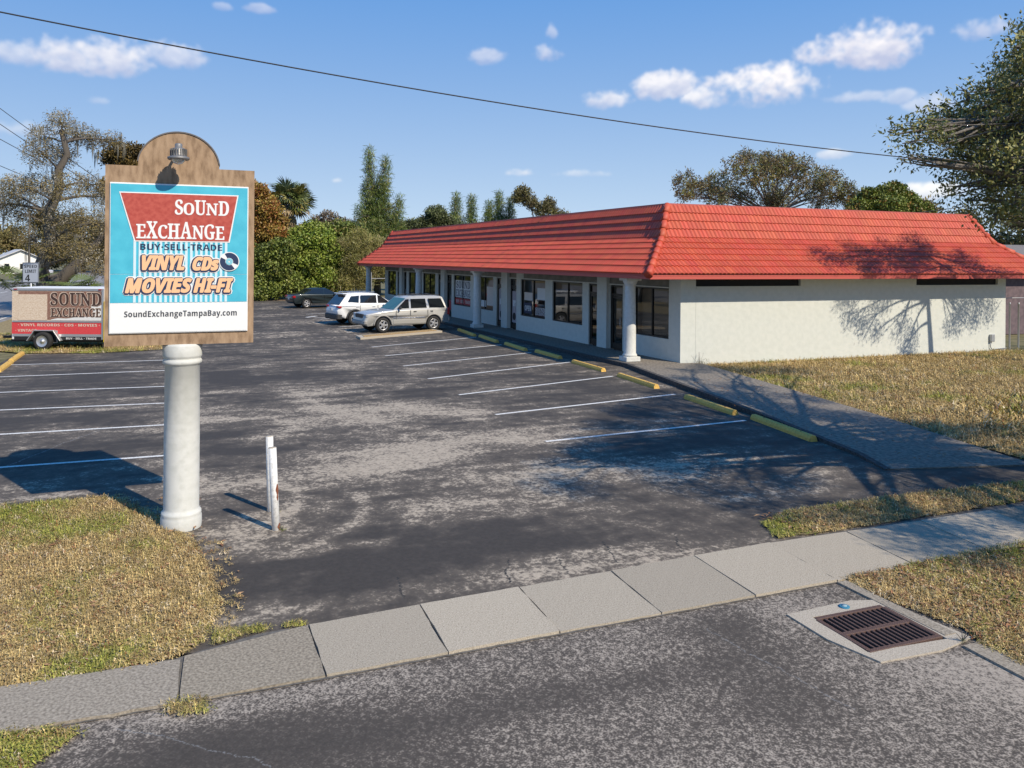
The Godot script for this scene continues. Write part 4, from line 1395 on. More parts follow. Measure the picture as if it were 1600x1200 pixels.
func drain() -> void:
	var D := thing("storm_drain", "rusty storm drain grate set in a pale concrete collar", "drain", Vector3(6.17, 0, -6.02))
	var ox := -6.17
	var oz := 6.02
	var c := MB.new()
	var inn := [[5.74, -6.42], [6.60, -6.37], [6.63, -5.61], [5.71, -5.67]]
	var out := [[5.52, -6.60], [6.70, -6.68], [6.90, -5.54], [6.5, -5.46], [5.70, -5.50]]
	var tops := []
	for q in [[[5.54, -6.56], [6.40, -6.60], [6.72, -6.50], [6.60, -6.37], [5.74, -6.42]], [[6.72, -6.50], [6.88, -5.55], [6.63, -5.61], [6.60, -6.37]], [[6.88, -5.55], [6.4, -5.46], [5.68, -5.49], [5.71, -5.67], [6.63, -5.61]], [[5.68, -5.49], [5.54, -6.0], [5.54, -6.56], [5.74, -6.42], [5.71, -5.67]]]:
		c.slab(q.map(func(p): return [p[0] + ox, p[1] + oz]), -0.03, 0.016)
	part("collar", c, M.concrete, D)
	var pit := MB.new()
	pit.box(Vector3(0, -0.018, 0), Vector3(0.88, 0.008, 0.76))
	part("pit", pit, M.black, D)
	var f := MB.new()
	for q in [[0, -0.355, 0.86, 0.05], [0, 0.345, 0.9, 0.05], [-0.425, -0.005, 0.05, 0.65], [0.43, -0.005, 0.05, 0.65], [0.0, 0.0, 0.81, 0.06]]:
		f.bevel(Vector3(q[0], 0.008, q[1]), Vector3(q[2], 0.03, q[3]), 0.004)
	part("frame", f, M.iron, D)
	for row in [-0.178, 0.175]:
		for i in 13:
			var b := MB.new()
			b.bevel(Vector3(-0.40 + (i + 0.5) * 0.0622 + 0.03, 0.006, row), Vector3(0.024, 0.028, 0.295), 0.004)
			part("bar", b, M.iron, D)
	var disc := MB.new(true)
	disc.lathe([[0.055, 0.0], [0.055, 0.01], [0.04, 0.014], [0.0, 0.0145]], 18, Vector3(0.05, 0.016, -0.475))
	var k := part("marker_disc", disc, mat(lin(0.03, 0.17, 0.27), 0.8), D)
	var ring := MB.new(true)
	ring.lathe([[0.03, 0.0], [0.03, 0.002], [0.0, 0.0022]], 14, Vector3(0.05, 0.0305, -0.475))
	part("marker_print", ring, mat(lin(0.25, 0.36, 0.4), 0.8), k)


func wire(called: String, a: Vector3, b: Vector3, sag: float, r: float, label: String, group := "") -> void:
	var T := thing(called, label, "cable", a, 0.0, group)
	var pts := []
	var rad := []
	for i in 41:
		var t := i / 40.0
		pts.append((b - a) * t - Vector3(0, 4 * sag * t * (1 - t), 0))
		rad.append(r)
	var m := MB.new(true)
	m.tube(pts, rad, 6)
	part("strand", m, M.cable, T)


func fence() -> void:
	var F := thing("chain_link_gate", "galvanised chain-link gate and posts beside the far end of the white wall", "gate", Vector3(30.6, 0, -23.1))
	var posts := [[0.0, 0.0], [0.35, 0.12], [1.05, 0.15], [1.25, 0.2], [3.4, 0.3]]
	for i in posts.size():
		var m := MB.new(true)
		m.lathe([[0.035, 0.0], [0.035, 1.9], [0.045, 1.91], [0.03, 1.97], [0.0, 1.98]], 10, Vector3(posts[i][0], 0, posts[i][1]))
		part("post", m, M.galv, F)
	var r := MB.new(true)
	for y in [0.12, 0.95, 1.8]:
		r.tube([Vector3(1.25, y, 0.2), Vector3(3.4, y, 0.3)], [0.022, 0.022], 8)
	for y in [2.1]:
		r.tube([Vector3(0.0, 2.12, -0.6), Vector3(4, 2.12, -0.6)], [0.015, 0.015], 6)
	part("rail", r, M.galv, F)
	var w := MB.new()
	var n := 26
	for i in range(-n, n * 2):
		for s in [-1, 1]:
			var x0 := i * 0.09
			var p := Vector3(x0, 0.1, 0)
			var q := Vector3(x0 + s * 1.7, 1.8, 0)
			# clip to the leaf of the gate
			var lo := 0.0
			var hi := 1.0
			var dx := q.x - p.x
			for lim in [0.0, 2.15]:
				var t: float = (lim - p.x) / dx
				if (dx > 0) == (lim == 0.0): lo = maxf(lo, t)
				else: hi = minf(hi, t)
			if hi - lo < 0.02: continue
			var a := p.lerp(q, lo)
			var b := p.lerp(q, hi)
			var f := func(v): return Vector3(1.25 + v.x, v.y, 0.2 + v.x * 0.0465)
			w.tube([f.call(a), f.call(b)], [0.004, 0.004], 3, false)
	part("mesh", w, M.galv, F).set_meta("kind", "stuff")


# A car, nose towards +x, standing on y = 0. o holds its side outline and its trim.
func car(called: String, label: String, at: Vector3, turn: float, o: Dictionary) -> Node3D:
	var C := thing(called, label, "car", at, turn, "cars parked nose to the shop")
	var W: float = o.width
	var paint: Material = o.paint
	# body outline, clockwise from the rear foot over the top, with wheel arches cut in
	var line := []
	for q in o.body: line.append(Vector2(q[0], q[1]))
	var foot: float = o.foot
	for wx in [o.front, o.rear]:
		for i in 13:
			var a := PI * i / 12.0
			var p := Vector2(wx + cos(a) * o.arch, maxf(foot, o.wheel + sin(a) * o.arch))
			line.append(p)
	var clean := []
	for p in line:
		if clean.is_empty() or clean[-1].distance_to(p) > 0.008: clean.append(p)
	var n := clean.size()
	var nor := []
	for i in n:
		var d: Vector2 = (clean[(i + 1) % n] - clean[(i + n - 1) % n]).normalized()
		nor.append(Vector2(-d.y, d.x))      # points outwards for a clockwise outline
	var x0 := 1e9
	var x1 := -1e9
	for p in clean: x0 = minf(x0, p.x); x1 = maxf(x1, p.x)
	var layers := [[-1.0, 0.075], [-0.985, 0.03], [-0.95, 0.008], [-0.88, 0.0], [0.88, 0.0], [0.95, 0.008], [0.985, 0.03], [1.0, 0.075]]
	var rows := []
	for l in layers:
		var row := []
		for i in n:
			var p: Vector2 = clean[i] - nor[i] * l[1]
			if nor[i].y < -0.3 or (clean[i].y < o.wheel + o.arch + 0.02 and clean[i].y <= foot + 0.001): p = clean[i]
			var e := absf((p.x - (x0 + x1) / 2) / ((x1 - x0) / 2))
			var wz: float = 1.0 - 0.17 * pow(e, 5.0) - 0.05 * smoothstep(0.45, 0.0, p.y) - 0.05 * smoothstep(o.belt - 0.25, o.belt + 0.1, p.y)
			row.append(Vector3(p.x, p.y, l[0] * W / 2 * wz))
		rows.append(row)
	var m := MB.new(true)
	for k in layers.size() - 1:
		for i in n:
			var j := (i + 1) % n
			m.quad(rows[k][i], rows[k + 1][i], rows[k + 1][j], rows[k][j])
	var pv := PackedVector2Array()
	for p in rows[0]: pv.append(Vector2(p.x, p.y))
	var ix := Geometry2D.triangulate_polygon(pv)
	for t in range(0, ix.size(), 3):
		var q := [ix[t], ix[t + 1], ix[t + 2]]
		if (pv[q[1]] - pv[q[0]]).cross(pv[q[2]] - pv[q[0]]) < 0: q = [q[0], q[2], q[1]]
		m.tri(rows[-1][q[0]], rows[-1][q[1]], rows[-1][q[2]])
		m.tri(rows[0][q[0]], rows[0][q[2]], rows[0][q[1]])
	part("body", m, paint, C)
	# greenhouse: a closed cab narrowing upwards; o.cab = [rear base, rear roof, front roof, front base] as [x, y]
	var zb: float = W / 2 * 0.915
	var zt: float = W / 2 * o.get("tumble", 0.74)
	var c: Array = o.cab
	var yb: float = o.belt - 0.06
	var yt: float = c[1][1]
	var side := func(x, y, s, off):
		var f: float = (y - yb) / (yt - yb)
		return Vector3(x, y, s * (lerpf(zb, zt, f) + off))
	var g := MB.new(true)
	var sect := []
	for q in [[c[0][0], yb, 0.0], [c[1][0], yt - 0.05, 0.0], [c[1][0] + 0.10, yt, 0.07], [(c[1][0] + c[2][0]) / 2, yt + 0.03, 0.07], [c[2][0] - 0.12, yt + 0.005, 0.07], [c[2][0], c[2][1] - 0.03, 0.0], [c[3][0], yb, 0.0]]:
		sect.append([side.call(q[0], q[1], -1, -q[2]), side.call(q[0], q[1], 1, -q[2])])
	for i in sect.size() - 1:
		g.quad(sect[i][0], sect[i][1], sect[i + 1][1], sect[i + 1][0])
	for s in [0, 1]:
		for i in range(1, sect.size() - 1):
			if s == 1: g.tri(sect[0][1], sect[i + 1][1], sect[i][1])
			else: g.tri(sect[0][0], sect[i][0], sect[i + 1][0])
	part("roof", g, paint, C)
	# glass
	for s in [-1, 1]:
		for w in o.windows:
			var k := MB.new()
			var v := []
			for q in w: v.append(side.call(q[0], q[1], s, 0.008))
			for i in range(1, v.size() - 1):
				if s > 0: k.tri(v[0], v[i], v[i + 1])
				else: k.tri(v[0], v[i + 1], v[i])
			part("side_window", k, M.car_glass, C)
	var pane := func(called2, a, b, push, mt):
		var k := MB.new()
		var d := Vector3(push[0], push[1], 0)
		var p := []
		for q in [[a, -1], [a, 1], [b, 1], [b, -1]]:
			p.append(side.call(q[0][0], q[0][1], q[1], -0.07) + d)
		if push[0] > 0: k.quad(p[1], p[0], p[3], p[2])
		else: k.quad(p[0], p[1], p[2], p[3])
		part(called2, k, mt, C)
	var cf := func(t): return [lerpf(c[3][0], c[2][0], t), lerpf(yb, c[2][1] - 0.03, t)]
	var cr := func(t): return [lerpf(c[0][0], c[1][0], t), lerpf(yb, yt - 0.05, t)]
	pane.call("windscreen", cf.call(0.10), cf.call(0.94), [0.012, 0.008], M.car_glass if not o.has("screen") else o.screen)
	pane.call("rear_window", cr.call(0.12), cr.call(0.92), [-0.012, 0.006], M.car_glass)
	# wheels
	var proto: Node3D = null
	for wx in [o.front, o.rear]:
		for s in [-1, 1]:
			var wheel: Node3D
			if proto == null:
				wheel = Node3D.new()
				var r: float = o.wheel
				var t := MB.new(true)
				var hw := 0.115
				t.lathe([[r * 0.62, -hw], [r * 0.9, -hw], [r * 0.985, -hw + 0.03], [r, -hw + 0.06], [r, hw - 0.06], [r * 0.985, hw - 0.03], [r * 0.9, hw], [r * 0.62, hw], [r * 0.6, hw - 0.03], [r * 0.6, hw - 0.07]], 28, Vector3.ZERO, Basis(Vector3.RIGHT, Vector3(0, 0, 1), Vector3(0, -1, 0)))
				part("tyre", t, M.rubber, wheel)
				var rim := MB.new(true)
				rim.lathe([[r * 0.64, hw - 0.005], [r * 0.62, hw + 0.004], [r * 0.55, hw - 0.01], [r * 0.54, hw - 0.05]], 28, Vector3.ZERO, Basis(Vector3.RIGHT, Vector3(0, 0, 1), Vector3(0, -1, 0)))
				rim.group(false)
				var spokes: int = o.spokes
				for i in spokes:
					var a := TAU * i / spokes
					rim.bevel(Vector3(cos(a), sin(a), 0) * r * 0.33 + Vector3(0, 0, hw - 0.015), Vector3(r * 0.5, o.spoke, 0.03), 0.008, Basis(Vector3(0, 0, 1), a))
				rim.lathe([[r * 0.16, hw - 0.03], [r * 0.15, hw + 0.008], [0.0, hw + 0.012]], 16, Vector3.ZERO, Basis(Vector3.RIGHT, Vector3(0, 0, 1), Vector3(0, -1, 0)))
				part("rim", rim, o.rim, wheel)
				var back := MB.new()
				back.lathe([[r * 0.6, -0.02], [r * 0.6, 0.02], [0.0, 0.021]], 20, Vector3.ZERO, Basis(Vector3.RIGHT, Vector3(0, 0, 1), Vector3(0, -1, 0)))
				part("brake_disc", back, M.dark_plastic, wheel)
				proto = wheel
			else:
				wheel = proto.duplicate()
			wheel.name = numbered(C, "wheel")
			C.add_child(wheel, true)
			wheel.position = Vector3(wx, o.wheel, s * (W / 2 - 0.115))
			wheel.rotation.y = 0.0 if s > 0 else PI
	# boxes of trim on both flanks or across: [name, x, y, half z or 0 for a flank, size, bevel, material]
	for q in o.trim:
		for s in ([-1, 1] if q[3] != 0.0 else [1]):
			var b := MB.new()
			b.bevel(Vector3(q[1], q[2], s * q[3]), q[4], q[5], Basis(Vector3(0, 0, 1), q[7] if q.size() > 7 else 0.0))
			part(q[0], b, q[6], C)
	# seams of the doors
	for sx in o.seams:
		for s in [-1, 1]:
			var b := MB.new()
			b.box(Vector3(sx, (foot + 0.14 + o.belt) / 2, s * (W / 2 - 0.012)), Vector3(0.009, o.belt - foot - 0.2, 0.03))
			part("door_seam", b, M.black, C)
	for s in [-1, 1]:
		var arch := MB.new(true)
		for wx in [o.front, o.rear]:
			var pts := []
			var rad := []
			for i in 17:
				var a := PI * i / 16.0
				pts.append(Vector3(wx + cos(a) * (o.arch + 0.02), maxf(foot, o.wheel + sin(a) * (o.arch + 0.02)), s * (W / 2 - 0.03)))
				rad.append(o.lip)
			arch.tube(pts, rad, 6)
		part("wheel_arch", arch, o.archmat, C)
	return C


func cars() -> void:
	var coat := func(r, g, b, metal, rough):
		var m := mat(lin(r, g, b), rough, metal)
		m.clearcoat_enabled = true
		m.clearcoat = 0.7
		m.clearcoat_roughness = 0.06
		return m
	var silver = coat.call(0.47, 0.465, 0.44, 0.25, 0.35)
	var clad := mat(lin(0.30, 0.29, 0.27), 0.55, 0.1)
	var green_screen := mat(lin(0.05, 0.13, 0.11), 0.06)
	# silver estate with a square back, nose towards the aisle
	car("silver_car", "silver off-road estate car with roof rails and grey cladding", Vector3(9.15, 0, -39.0), PI + 0.2, {
		"width": 1.86, "paint": silver, "foot": 0.3, "front": 1.36, "rear": -1.33, "arch": 0.44, "wheel": 0.365, "belt": 1.08, "lip": 0.035, "archmat": clad, "spokes": 5, "spoke": 0.09, "rim": M.alloy, "tumble": 0.78,
		"body": [[-2.2, 0.4], [-2.27, 0.62], [-2.22, 0.95], [-2.16, 1.12], [-1.0, 1.12], [0.4, 1.1], [0.78, 1.08], [1.5, 1.02], [2.08, 0.92], [2.2, 0.8], [2.25, 0.6], [2.24, 0.45], [2.1, 0.33]],
		"cab": [[-2.12, 1.1], [-1.86, 1.70], [0.05, 1.68], [0.84, 1.1]], "screen": green_screen,
		"windows": [[[-0.02, 1.14], [0.62, 1.14], [0.14, 1.56], [-0.02, 1.58]], [[-0.98, 1.14], [-0.12, 1.14], [-0.12, 1.59], [-0.92, 1.59]], [[-1.98, 1.14], [-1.12, 1.14], [-1.06, 1.59], [-1.78, 1.59]]],
		"seams": [0.68, -0.07, -1.0],
		"trim": [["headlight", 2.13, 0.82, 0.66, Vector3(0.14, 0.17, 0.34), 0.03, M.lens], ["tail_light", -2.2, 0.95, 0.8, Vector3(0.12, 0.34, 0.14), 0.03, M.red_lens], ["grille", 2.2, 0.8, 0.0, Vector3(0.08, 0.2, 0.9), 0.02, M.dark_plastic], ["bumper", 2.2, 0.5, 0.0, Vector3(0.16, 0.22, 1.66), 0.05, clad], ["bumper", -2.25, 0.55, 0.0, Vector3(0.14, 0.24, 1.66), 0.05, clad],
			["cladding", 0.0, 0.5, 0.925, Vector3(1.72, 0.2, 0.05), 0.015, clad], ["moulding", 0.0, 0.68, 0.925, Vector3(1.7, 0.035, 0.03), 0.008, M.chrome], ["roof_rail", -0.9, 1.76, 0.6, Vector3(1.7, 0.035, 0.045), 0.012, M.dark_plastic], ["door_handle", -0.32, 0.98, 0.9, Vector3(0.16, 0.035, 0.05), 0.012, M.dark_plastic], ["door_handle", -1.22, 0.98, 0.9, Vector3(0.16, 0.035, 0.05), 0.012, M.dark_plastic], ["mirror", 0.52, 1.17, 0.98, Vector3(0.1, 0.14, 0.2), 0.03, M.dark_plastic],
			["crossbar", -0.5, 1.785, 0.0, Vector3(0.06, 0.025, 1.2), 0.008, M.dark_plastic], ["crossbar", -1.3, 1.785, 0.0, Vector3(0.06, 0.025, 1.2), 0.008, M.dark_plastic], ["number_plate", -2.31, 0.78, 0.0, Vector3(0.02, 0.12, 0.31), 0.004, M.white], ["fog_lamp", 2.27, 0.48, 0.55, Vector3(0.04, 0.08, 0.14), 0.015, M.lens]]})
	var pearl = coat.call(0.74, 0.75, 0.75, 0.0, 0.3)
	car("white_car", "white crossover car with dark lower cladding, tail towards the aisle", Vector3(8.6, 0, -43.75), 0.24, {
		"width": 1.9, "paint": pearl, "foot": 0.3, "front": 1.38, "rear": -1.38, "arch": 0.43, "wheel": 0.37, "belt": 1.08, "lip": 0.05, "archmat": M.dark_plastic, "spokes": 5, "spoke": 0.11, "rim": M.alloy, "tumble": 0.74,
		"body": [[-2.1, 0.42], [-2.32, 0.55], [-2.33, 0.8], [-2.22, 1.05], [-2.0, 1.13], [-0.5, 1.13], [0.7, 1.1], [1.5, 1.05], [2.0, 0.95], [2.25, 0.78], [2.33, 0.55], [2.2, 0.36]],
		"cab": [[-2.25, 1.1], [-1.75, 1.66], [-0.05, 1.68], [0.98, 1.1]],
		"windows": [[[-0.02, 1.15], [0.72, 1.13], [0.15, 1.53], [-0.02, 1.57]], [[-1.06, 1.17], [-0.1, 1.15], [-0.1, 1.57], [-1.0, 1.57]], [[-1.75, 1.24], [-1.14, 1.18], [-1.08, 1.56], [-1.55, 1.53]]],
		"seams": [0.72, -0.06, -1.08],
		"trim": [["headlight", 2.18, 0.8, 0.68, Vector3(0.14, 0.12, 0.3), 0.03, M.lens], ["tail_light", -2.2, 0.98, 0.72, Vector3(0.2, 0.12, 0.34), 0.03, M.red_lens], ["lower_bumper", -2.2, 0.46, 0.0, Vector3(0.34, 0.3, 1.7), 0.05, M.dark_plastic], ["lower_bumper", 2.2, 0.45, 0.0, Vector3(0.3, 0.26, 1.7), 0.05, M.dark_plastic], ["sill", 0.0, 0.37, 0.925, Vector3(1.9, 0.16, 0.06), 0.02, M.dark_plastic],
			["door_handle", -0.28, 0.98, 0.925, Vector3(0.18, 0.03, 0.04), 0.01, pearl], ["door_handle", -1.2, 1.0, 0.92, Vector3(0.18, 0.03, 0.04), 0.01, pearl], ["mirror", 0.62, 1.2, 1.0, Vector3(0.11, 0.14, 0.2), 0.03, pearl], ["roof_rail", -0.9, 1.73, 0.56, Vector3(1.6, 0.03, 0.04), 0.01, M.chrome], ["spoiler", -1.8, 1.66, 0.0, Vector3(0.3, 0.05, 1.2), 0.02, pearl], ["number_plate", -2.36, 0.85, 0.0, Vector3(0.02, 0.13, 0.31), 0.004, M.white]]})
	var teal = coat.call(0.022, 0.034, 0.038, 0.3, 0.35)
	car("dark_car", "dark grey saloon car parked farthest, below the hedge", Vector3(7.8, 0, -58.7), 0.25, {
		"width": 1.8, "paint": teal, "foot": 0.24, "front": 1.36, "rear": -1.32, "arch": 0.375, "wheel": 0.33, "belt": 0.93, "lip": 0.012, "archmat": teal, "spokes": 5, "spoke": 0.08, "rim": M.alloy, "tumble": 0.70,
		"body": [[-2.1, 0.32], [-2.28, 0.48], [-2.3, 0.78], [-2.2, 0.96], [-1.7, 1.0], [-0.6, 0.98], [0.8, 0.95], [1.6, 0.88], [2.1, 0.75], [2.28, 0.55], [2.25, 0.35]],
		"cab": [[-1.75, 0.95], [-0.95, 1.38], [0.15, 1.42], [1.15, 0.95]],
		"windows": [[[0.02, 1.0], [0.85, 0.98], [0.22, 1.31], [0.02, 1.33]], [[-1.3, 1.02], [-0.05, 1.0], [-0.05, 1.33], [-0.8, 1.31]]],
		"seams": [0.85, -0.02, -1.0],
		"trim": [["headlight", 2.15, 0.66, 0.62, Vector3(0.16, 0.13, 0.34), 0.03, M.lens], ["tail_light", -2.2, 0.8, 0.66, Vector3(0.2, 0.16, 0.36), 0.03, M.red_lens], ["door_handle", -0.24, 0.86, 0.88, Vector3(0.16, 0.03, 0.04), 0.01, teal], ["door_handle", -1.1, 0.88, 0.87, Vector3(0.16, 0.03, 0.04), 0.01, teal], ["mirror", 0.72, 1.0, 0.95, Vector3(0.1, 0.11, 0.18), 0.03, teal], ["number_plate", -2.31, 0.66, 0.0, Vector3(0.02, 0.12, 0.31), 0.004, M.white], ["sill", 0.0, 0.28, 0.87, Vector3(1.9, 0.1, 0.05), 0.02, M.dark_plastic]]})


func trailer() -> void:
	var T := thing("cargo_trailer", "small printed cargo trailer with weathered wood print and red stripe", "trailer", Vector3(-5.64, 0, -34.53), deg_to_rad(-21.04))
	var cream := mottled([[0.1, Color(0.42, 0.29, 0.19)], [0.5, Color(0.60, 0.48, 0.36)], [0.9, Color(0.68, 0.60, 0.50)]], 0.03, 1.0, 0.7, 0.0, 71)
	var wood := mottled([[0.1, Color(0.10, 0.045, 0.03)], [0.5, Color(0.23, 0.12, 0.085)], [0.9, Color(0.36, 0.22, 0.16)]], 0.03, 0.8, 0.7, 0.0, 72)
	wood.uv1_scale = Vector3(0.6, 3.0, 0.6)
	var red := mottled([[0.1, Color(0.48, 0.04, 0.045)], [0.8, Color(0.64, 0.06, 0.065)]], 0.03, 0.9, 0.6, 0.0, 73)
	var brown := mat(lin(0.05, 0.025, 0.018), 0.7)
	var pale := mat(lin(0.62, 0.50, 0.40), 0.7)
	var white := mat(lin(0.66, 0.66, 0.64), 0.6)
	var b := MB.new()
	b.bevel(Vector3(0.45, 1.36, -1.1), Vector3(3.5, 1.96, 1.9), 0.02)
	part("box_body", b, M.white, T)
	var ch := MB.new()
	ch.box(Vector3(0.3, 0.32, -1.1), Vector3(3.6, 0.1, 1.3))
	part("chassis", ch, M.black, T)
	var plate := func(called, x0, x1, y0, y1, dz, m):
		var q := MB.new()
		q.box(Vector3((x0 + x1) / 2, (y0 + y1) / 2, -0.148 + dz), Vector3(x1 - x0, y1 - y0, 0.008))
		return part(called, q, m, T)
	var P = plate.call("print_sheet", -1.29, 2.19, 1.10, 2.24, 0.0, cream)
	plate.call("print_sheet", -1.05, 2.15, 1.14, 2.22, 0.006, wood)
	plate.call("print_sheet", -1.05, 0.05, 1.12, 2.1, 0.010, cream)
	plate.call("red_stripe", -1.29, 2.19, 0.60, 1.04, 0.002, red)
	plate.call("black_stripe", -1.2, 2.17, 0.37, 0.5, 0.002, M.black)
	plate.call("rail", -1.25, 2.2, 1.045, 1.095, 0.02, M.galv)
	plate.call("rail", 0.6, 2.2, 0.505, 0.595, 0.012, M.galv)
	plate.call("rail", -1.25, -0.55, 0.505, 0.595, 0.012, M.galv)
	plate.call("rail", -1.25, 2.2, 2.25, 2.33, 0.02, M.galv)
	plate.call("rail", 2.12, 2.2, 0.4, 2.24, 0.024, M.galv)
	# torn places where white shows
	var tear := MB.new()
	var pv := [[0.2, 1.12], [2.11, 1.12], [2.11, 1.72], [1.95, 1.64], [1.7, 1.66], [1.78, 1.5], [1.85, 1.25], [1.3, 1.27], [0.8, 1.19], [0.45, 1.2], [0.2, 1.15]]
	var ix := Geometry2D.triangulate_polygon(PackedVector2Array(pv.map(func(q): return Vector2(q[0], q[1]))))
	for k in range(0, ix.size(), 3):
		var t := [pv[ix[k]], pv[ix[k + 1]], pv[ix[k + 2]]]
		var v := t.map(func(q): return Vector3(q[0], q[1], -0.134))
		if Vector2(t[1][0] - t[0][0], t[1][1] - t[0][1]).cross(Vector2(t[2][0] - t[0][0], t[2][1] - t[0][1])) < 0: v = [v[0], v[2], v[1]]
		tear.tri(v[0], v[1], v[2])
	part("torn_patch", tear, white, P)
	var L := func(s, font, m, x, y, w, h, dz, fat): lettering(P, s, font, m, Vector3(x, y, -0.132 + dz), Basis.IDENTITY, w, h, 0.002, 0.0, fat)
	L.call("SOUND", "Droid Serif", pale, 1.13, 1.93, 1.92, 0.48, 0.0, 0.022)
	L.call("SOUND", "Droid Serif", brown, 1.14, 1.925, 1.92, 0.48, 0.003, 0.006)
	L.call("EXCHANGE", "Droid Serif", pale, 1.13, 1.42, 1.9, 0.33, 0.0, 0.018)
	L.call("EXCHANGE", "Droid Serif", brown, 1.14, 1.415, 1.9, 0.33, 0.003, 0.004)
	L.call("· VINYL RECORDS · CDS · MOVIES ·", "Droid Sans", pale, 0.5, 0.94, 3.1, 0.1, -0.004, 0.0)
	L.call("· VINTAGE", "Droid Sans", pale, -0.75, 0.73, 0.8, 0.1, -0.004, 0.0)
	L.call("BUY · SELL · TRADE", "Droid Sans", white, 1.35, 0.435, 1.15, 0.075, -0.004, 0.0)
	# mudguard and wheel
	var mg := MB.new()
	var arc := [[-0.62, 0.36], [-0.36, 0.74], [0.36, 0.74], [0.62, 0.36]]
	for i in 3:
		var p := Vector2(arc[i][0], arc[i][1])
		var q := Vector2(arc[i + 1][0], arc[i + 1][1])
		var d := (q - p)
		mg.bevel(Vector3((p.x + q.x) / 2, (p.y + q.y) / 2, -0.07), Vector3(d.length() + 0.03, 0.035, 0.2), 0.006, Basis(Vector3(0, 0, 1), d.angle()))
	mg.box(Vector3(0, 0.5, -0.136), Vector3(0.9, 0.46, 0.012))
	part("mudguard", mg, M.galv, T)
	var well := MB.new()
	well.box(Vector3(0, 0.5, -0.126), Vector3(0.84, 0.42, 0.004))
	part("wheel_well", well, M.black, T)
	var rot := Basis(Vector3.RIGHT, Vector3(0, 0, 1), Vector3(0, -1, 0))
	var wh := Node3D.new()
	wh.name = "wheel"
	T.add_child(wh, true)
	wh.position = Vector3(0, 0.345, 0.02)
	var ty := MB.new(true)
	ty.lathe([[0.2, -0.1], [0.31, -0.1], [0.34, -0.07], [0.345, 0.0], [0.34, 0.07], [0.31, 0.1], [0.21, 0.1], [0.2, 0.06]], 30, Vector3.ZERO, rot)
	part("tyre", ty, M.rubber, wh)
	var rm := MB.new(true)
	rm.lathe([[0.215, 0.095], [0.2, 0.1], [0.18, 0.06], [0.15, 0.075], [0.12, 0.05], [0.1, 0.06], [0.06, 0.06], [0.05, 0.1], [0.0, 0.105]], 26, Vector3.ZERO, rot)
	part("rim", rm, M.alloy, wh)
	var yp := MB.new()
	yp.bevel(Vector3(2.3, 1.08, -0.12), Vector3(0.17, 1.55, 0.12), 0.015)
	part("yellow_post", yp, mat(lin(0.72, 0.5, 0.02), 0.5), T)
	var hitch := MB.new()
	hitch.bevel(Vector3(-1.75, 0.38, -1.1), Vector3(0.9, 0.09, 0.09), 0.01)
	part("hitch", hitch, M.black, T)
	for q in [[-1.15, 2.29], [2.05, 2.29]]:
		var k := MB.new()
		k.bevel(Vector3(q[0], q[1], -0.115), Vector3(0.12, 0.04, 0.03), 0.008)
		part("marker_light", k, M.red_lens, T)


func speed_sign() -> void:
	var T := thing("speed_limit_sign", "speed limit sign on a post half hidden behind the old oak's leaves", "sign", Vector3(-6.68, -0.00, -37.93), deg_to_rad(-21.0))
	var p := MB.new(true)
	p.tube([Vector3(0, -0.3, -0.03), Vector3(0, 3.2, -0.03)], [0.03, 0.03], 8)
	part("post", p, M.galv, T)
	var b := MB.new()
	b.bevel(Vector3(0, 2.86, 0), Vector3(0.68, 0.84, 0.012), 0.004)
	var f := part("plate", b, mat(lin(0.34, 0.37, 0.42), 0.7), T)  # white plate painted blue-grey: the shade on it is put into the colour
	var e := MB.new()
	for q in [[0, 3.26, 0.66, 0.02], [0, 2.46, 0.66, 0.02], [-0.32, 2.86, 0.02, 0.8], [0.32, 2.86, 0.02, 0.8]]:
		e.box(Vector3(q[0], q[1], 0.008), Vector3(q[2], q[3], 0.003))
	part("border", e, M.black, f)
	lettering(f, "SPEED", "Droid Sans", M.black, Vector3(0, 3.12, 0.007), Basis.IDENTITY, 0.52, 0.13, 0.002)
	lettering(f, "LIMIT", "Droid Sans", M.black, Vector3(0, 2.92, 0.007), Basis.IDENTITY, 0.46, 0.13, 0.002)
	lettering(f, "4", "Droid Sans", M.black, Vector3(-0.12, 2.64, 0.007), Basis.IDENTITY, 0.2, 0.28, 0.002)


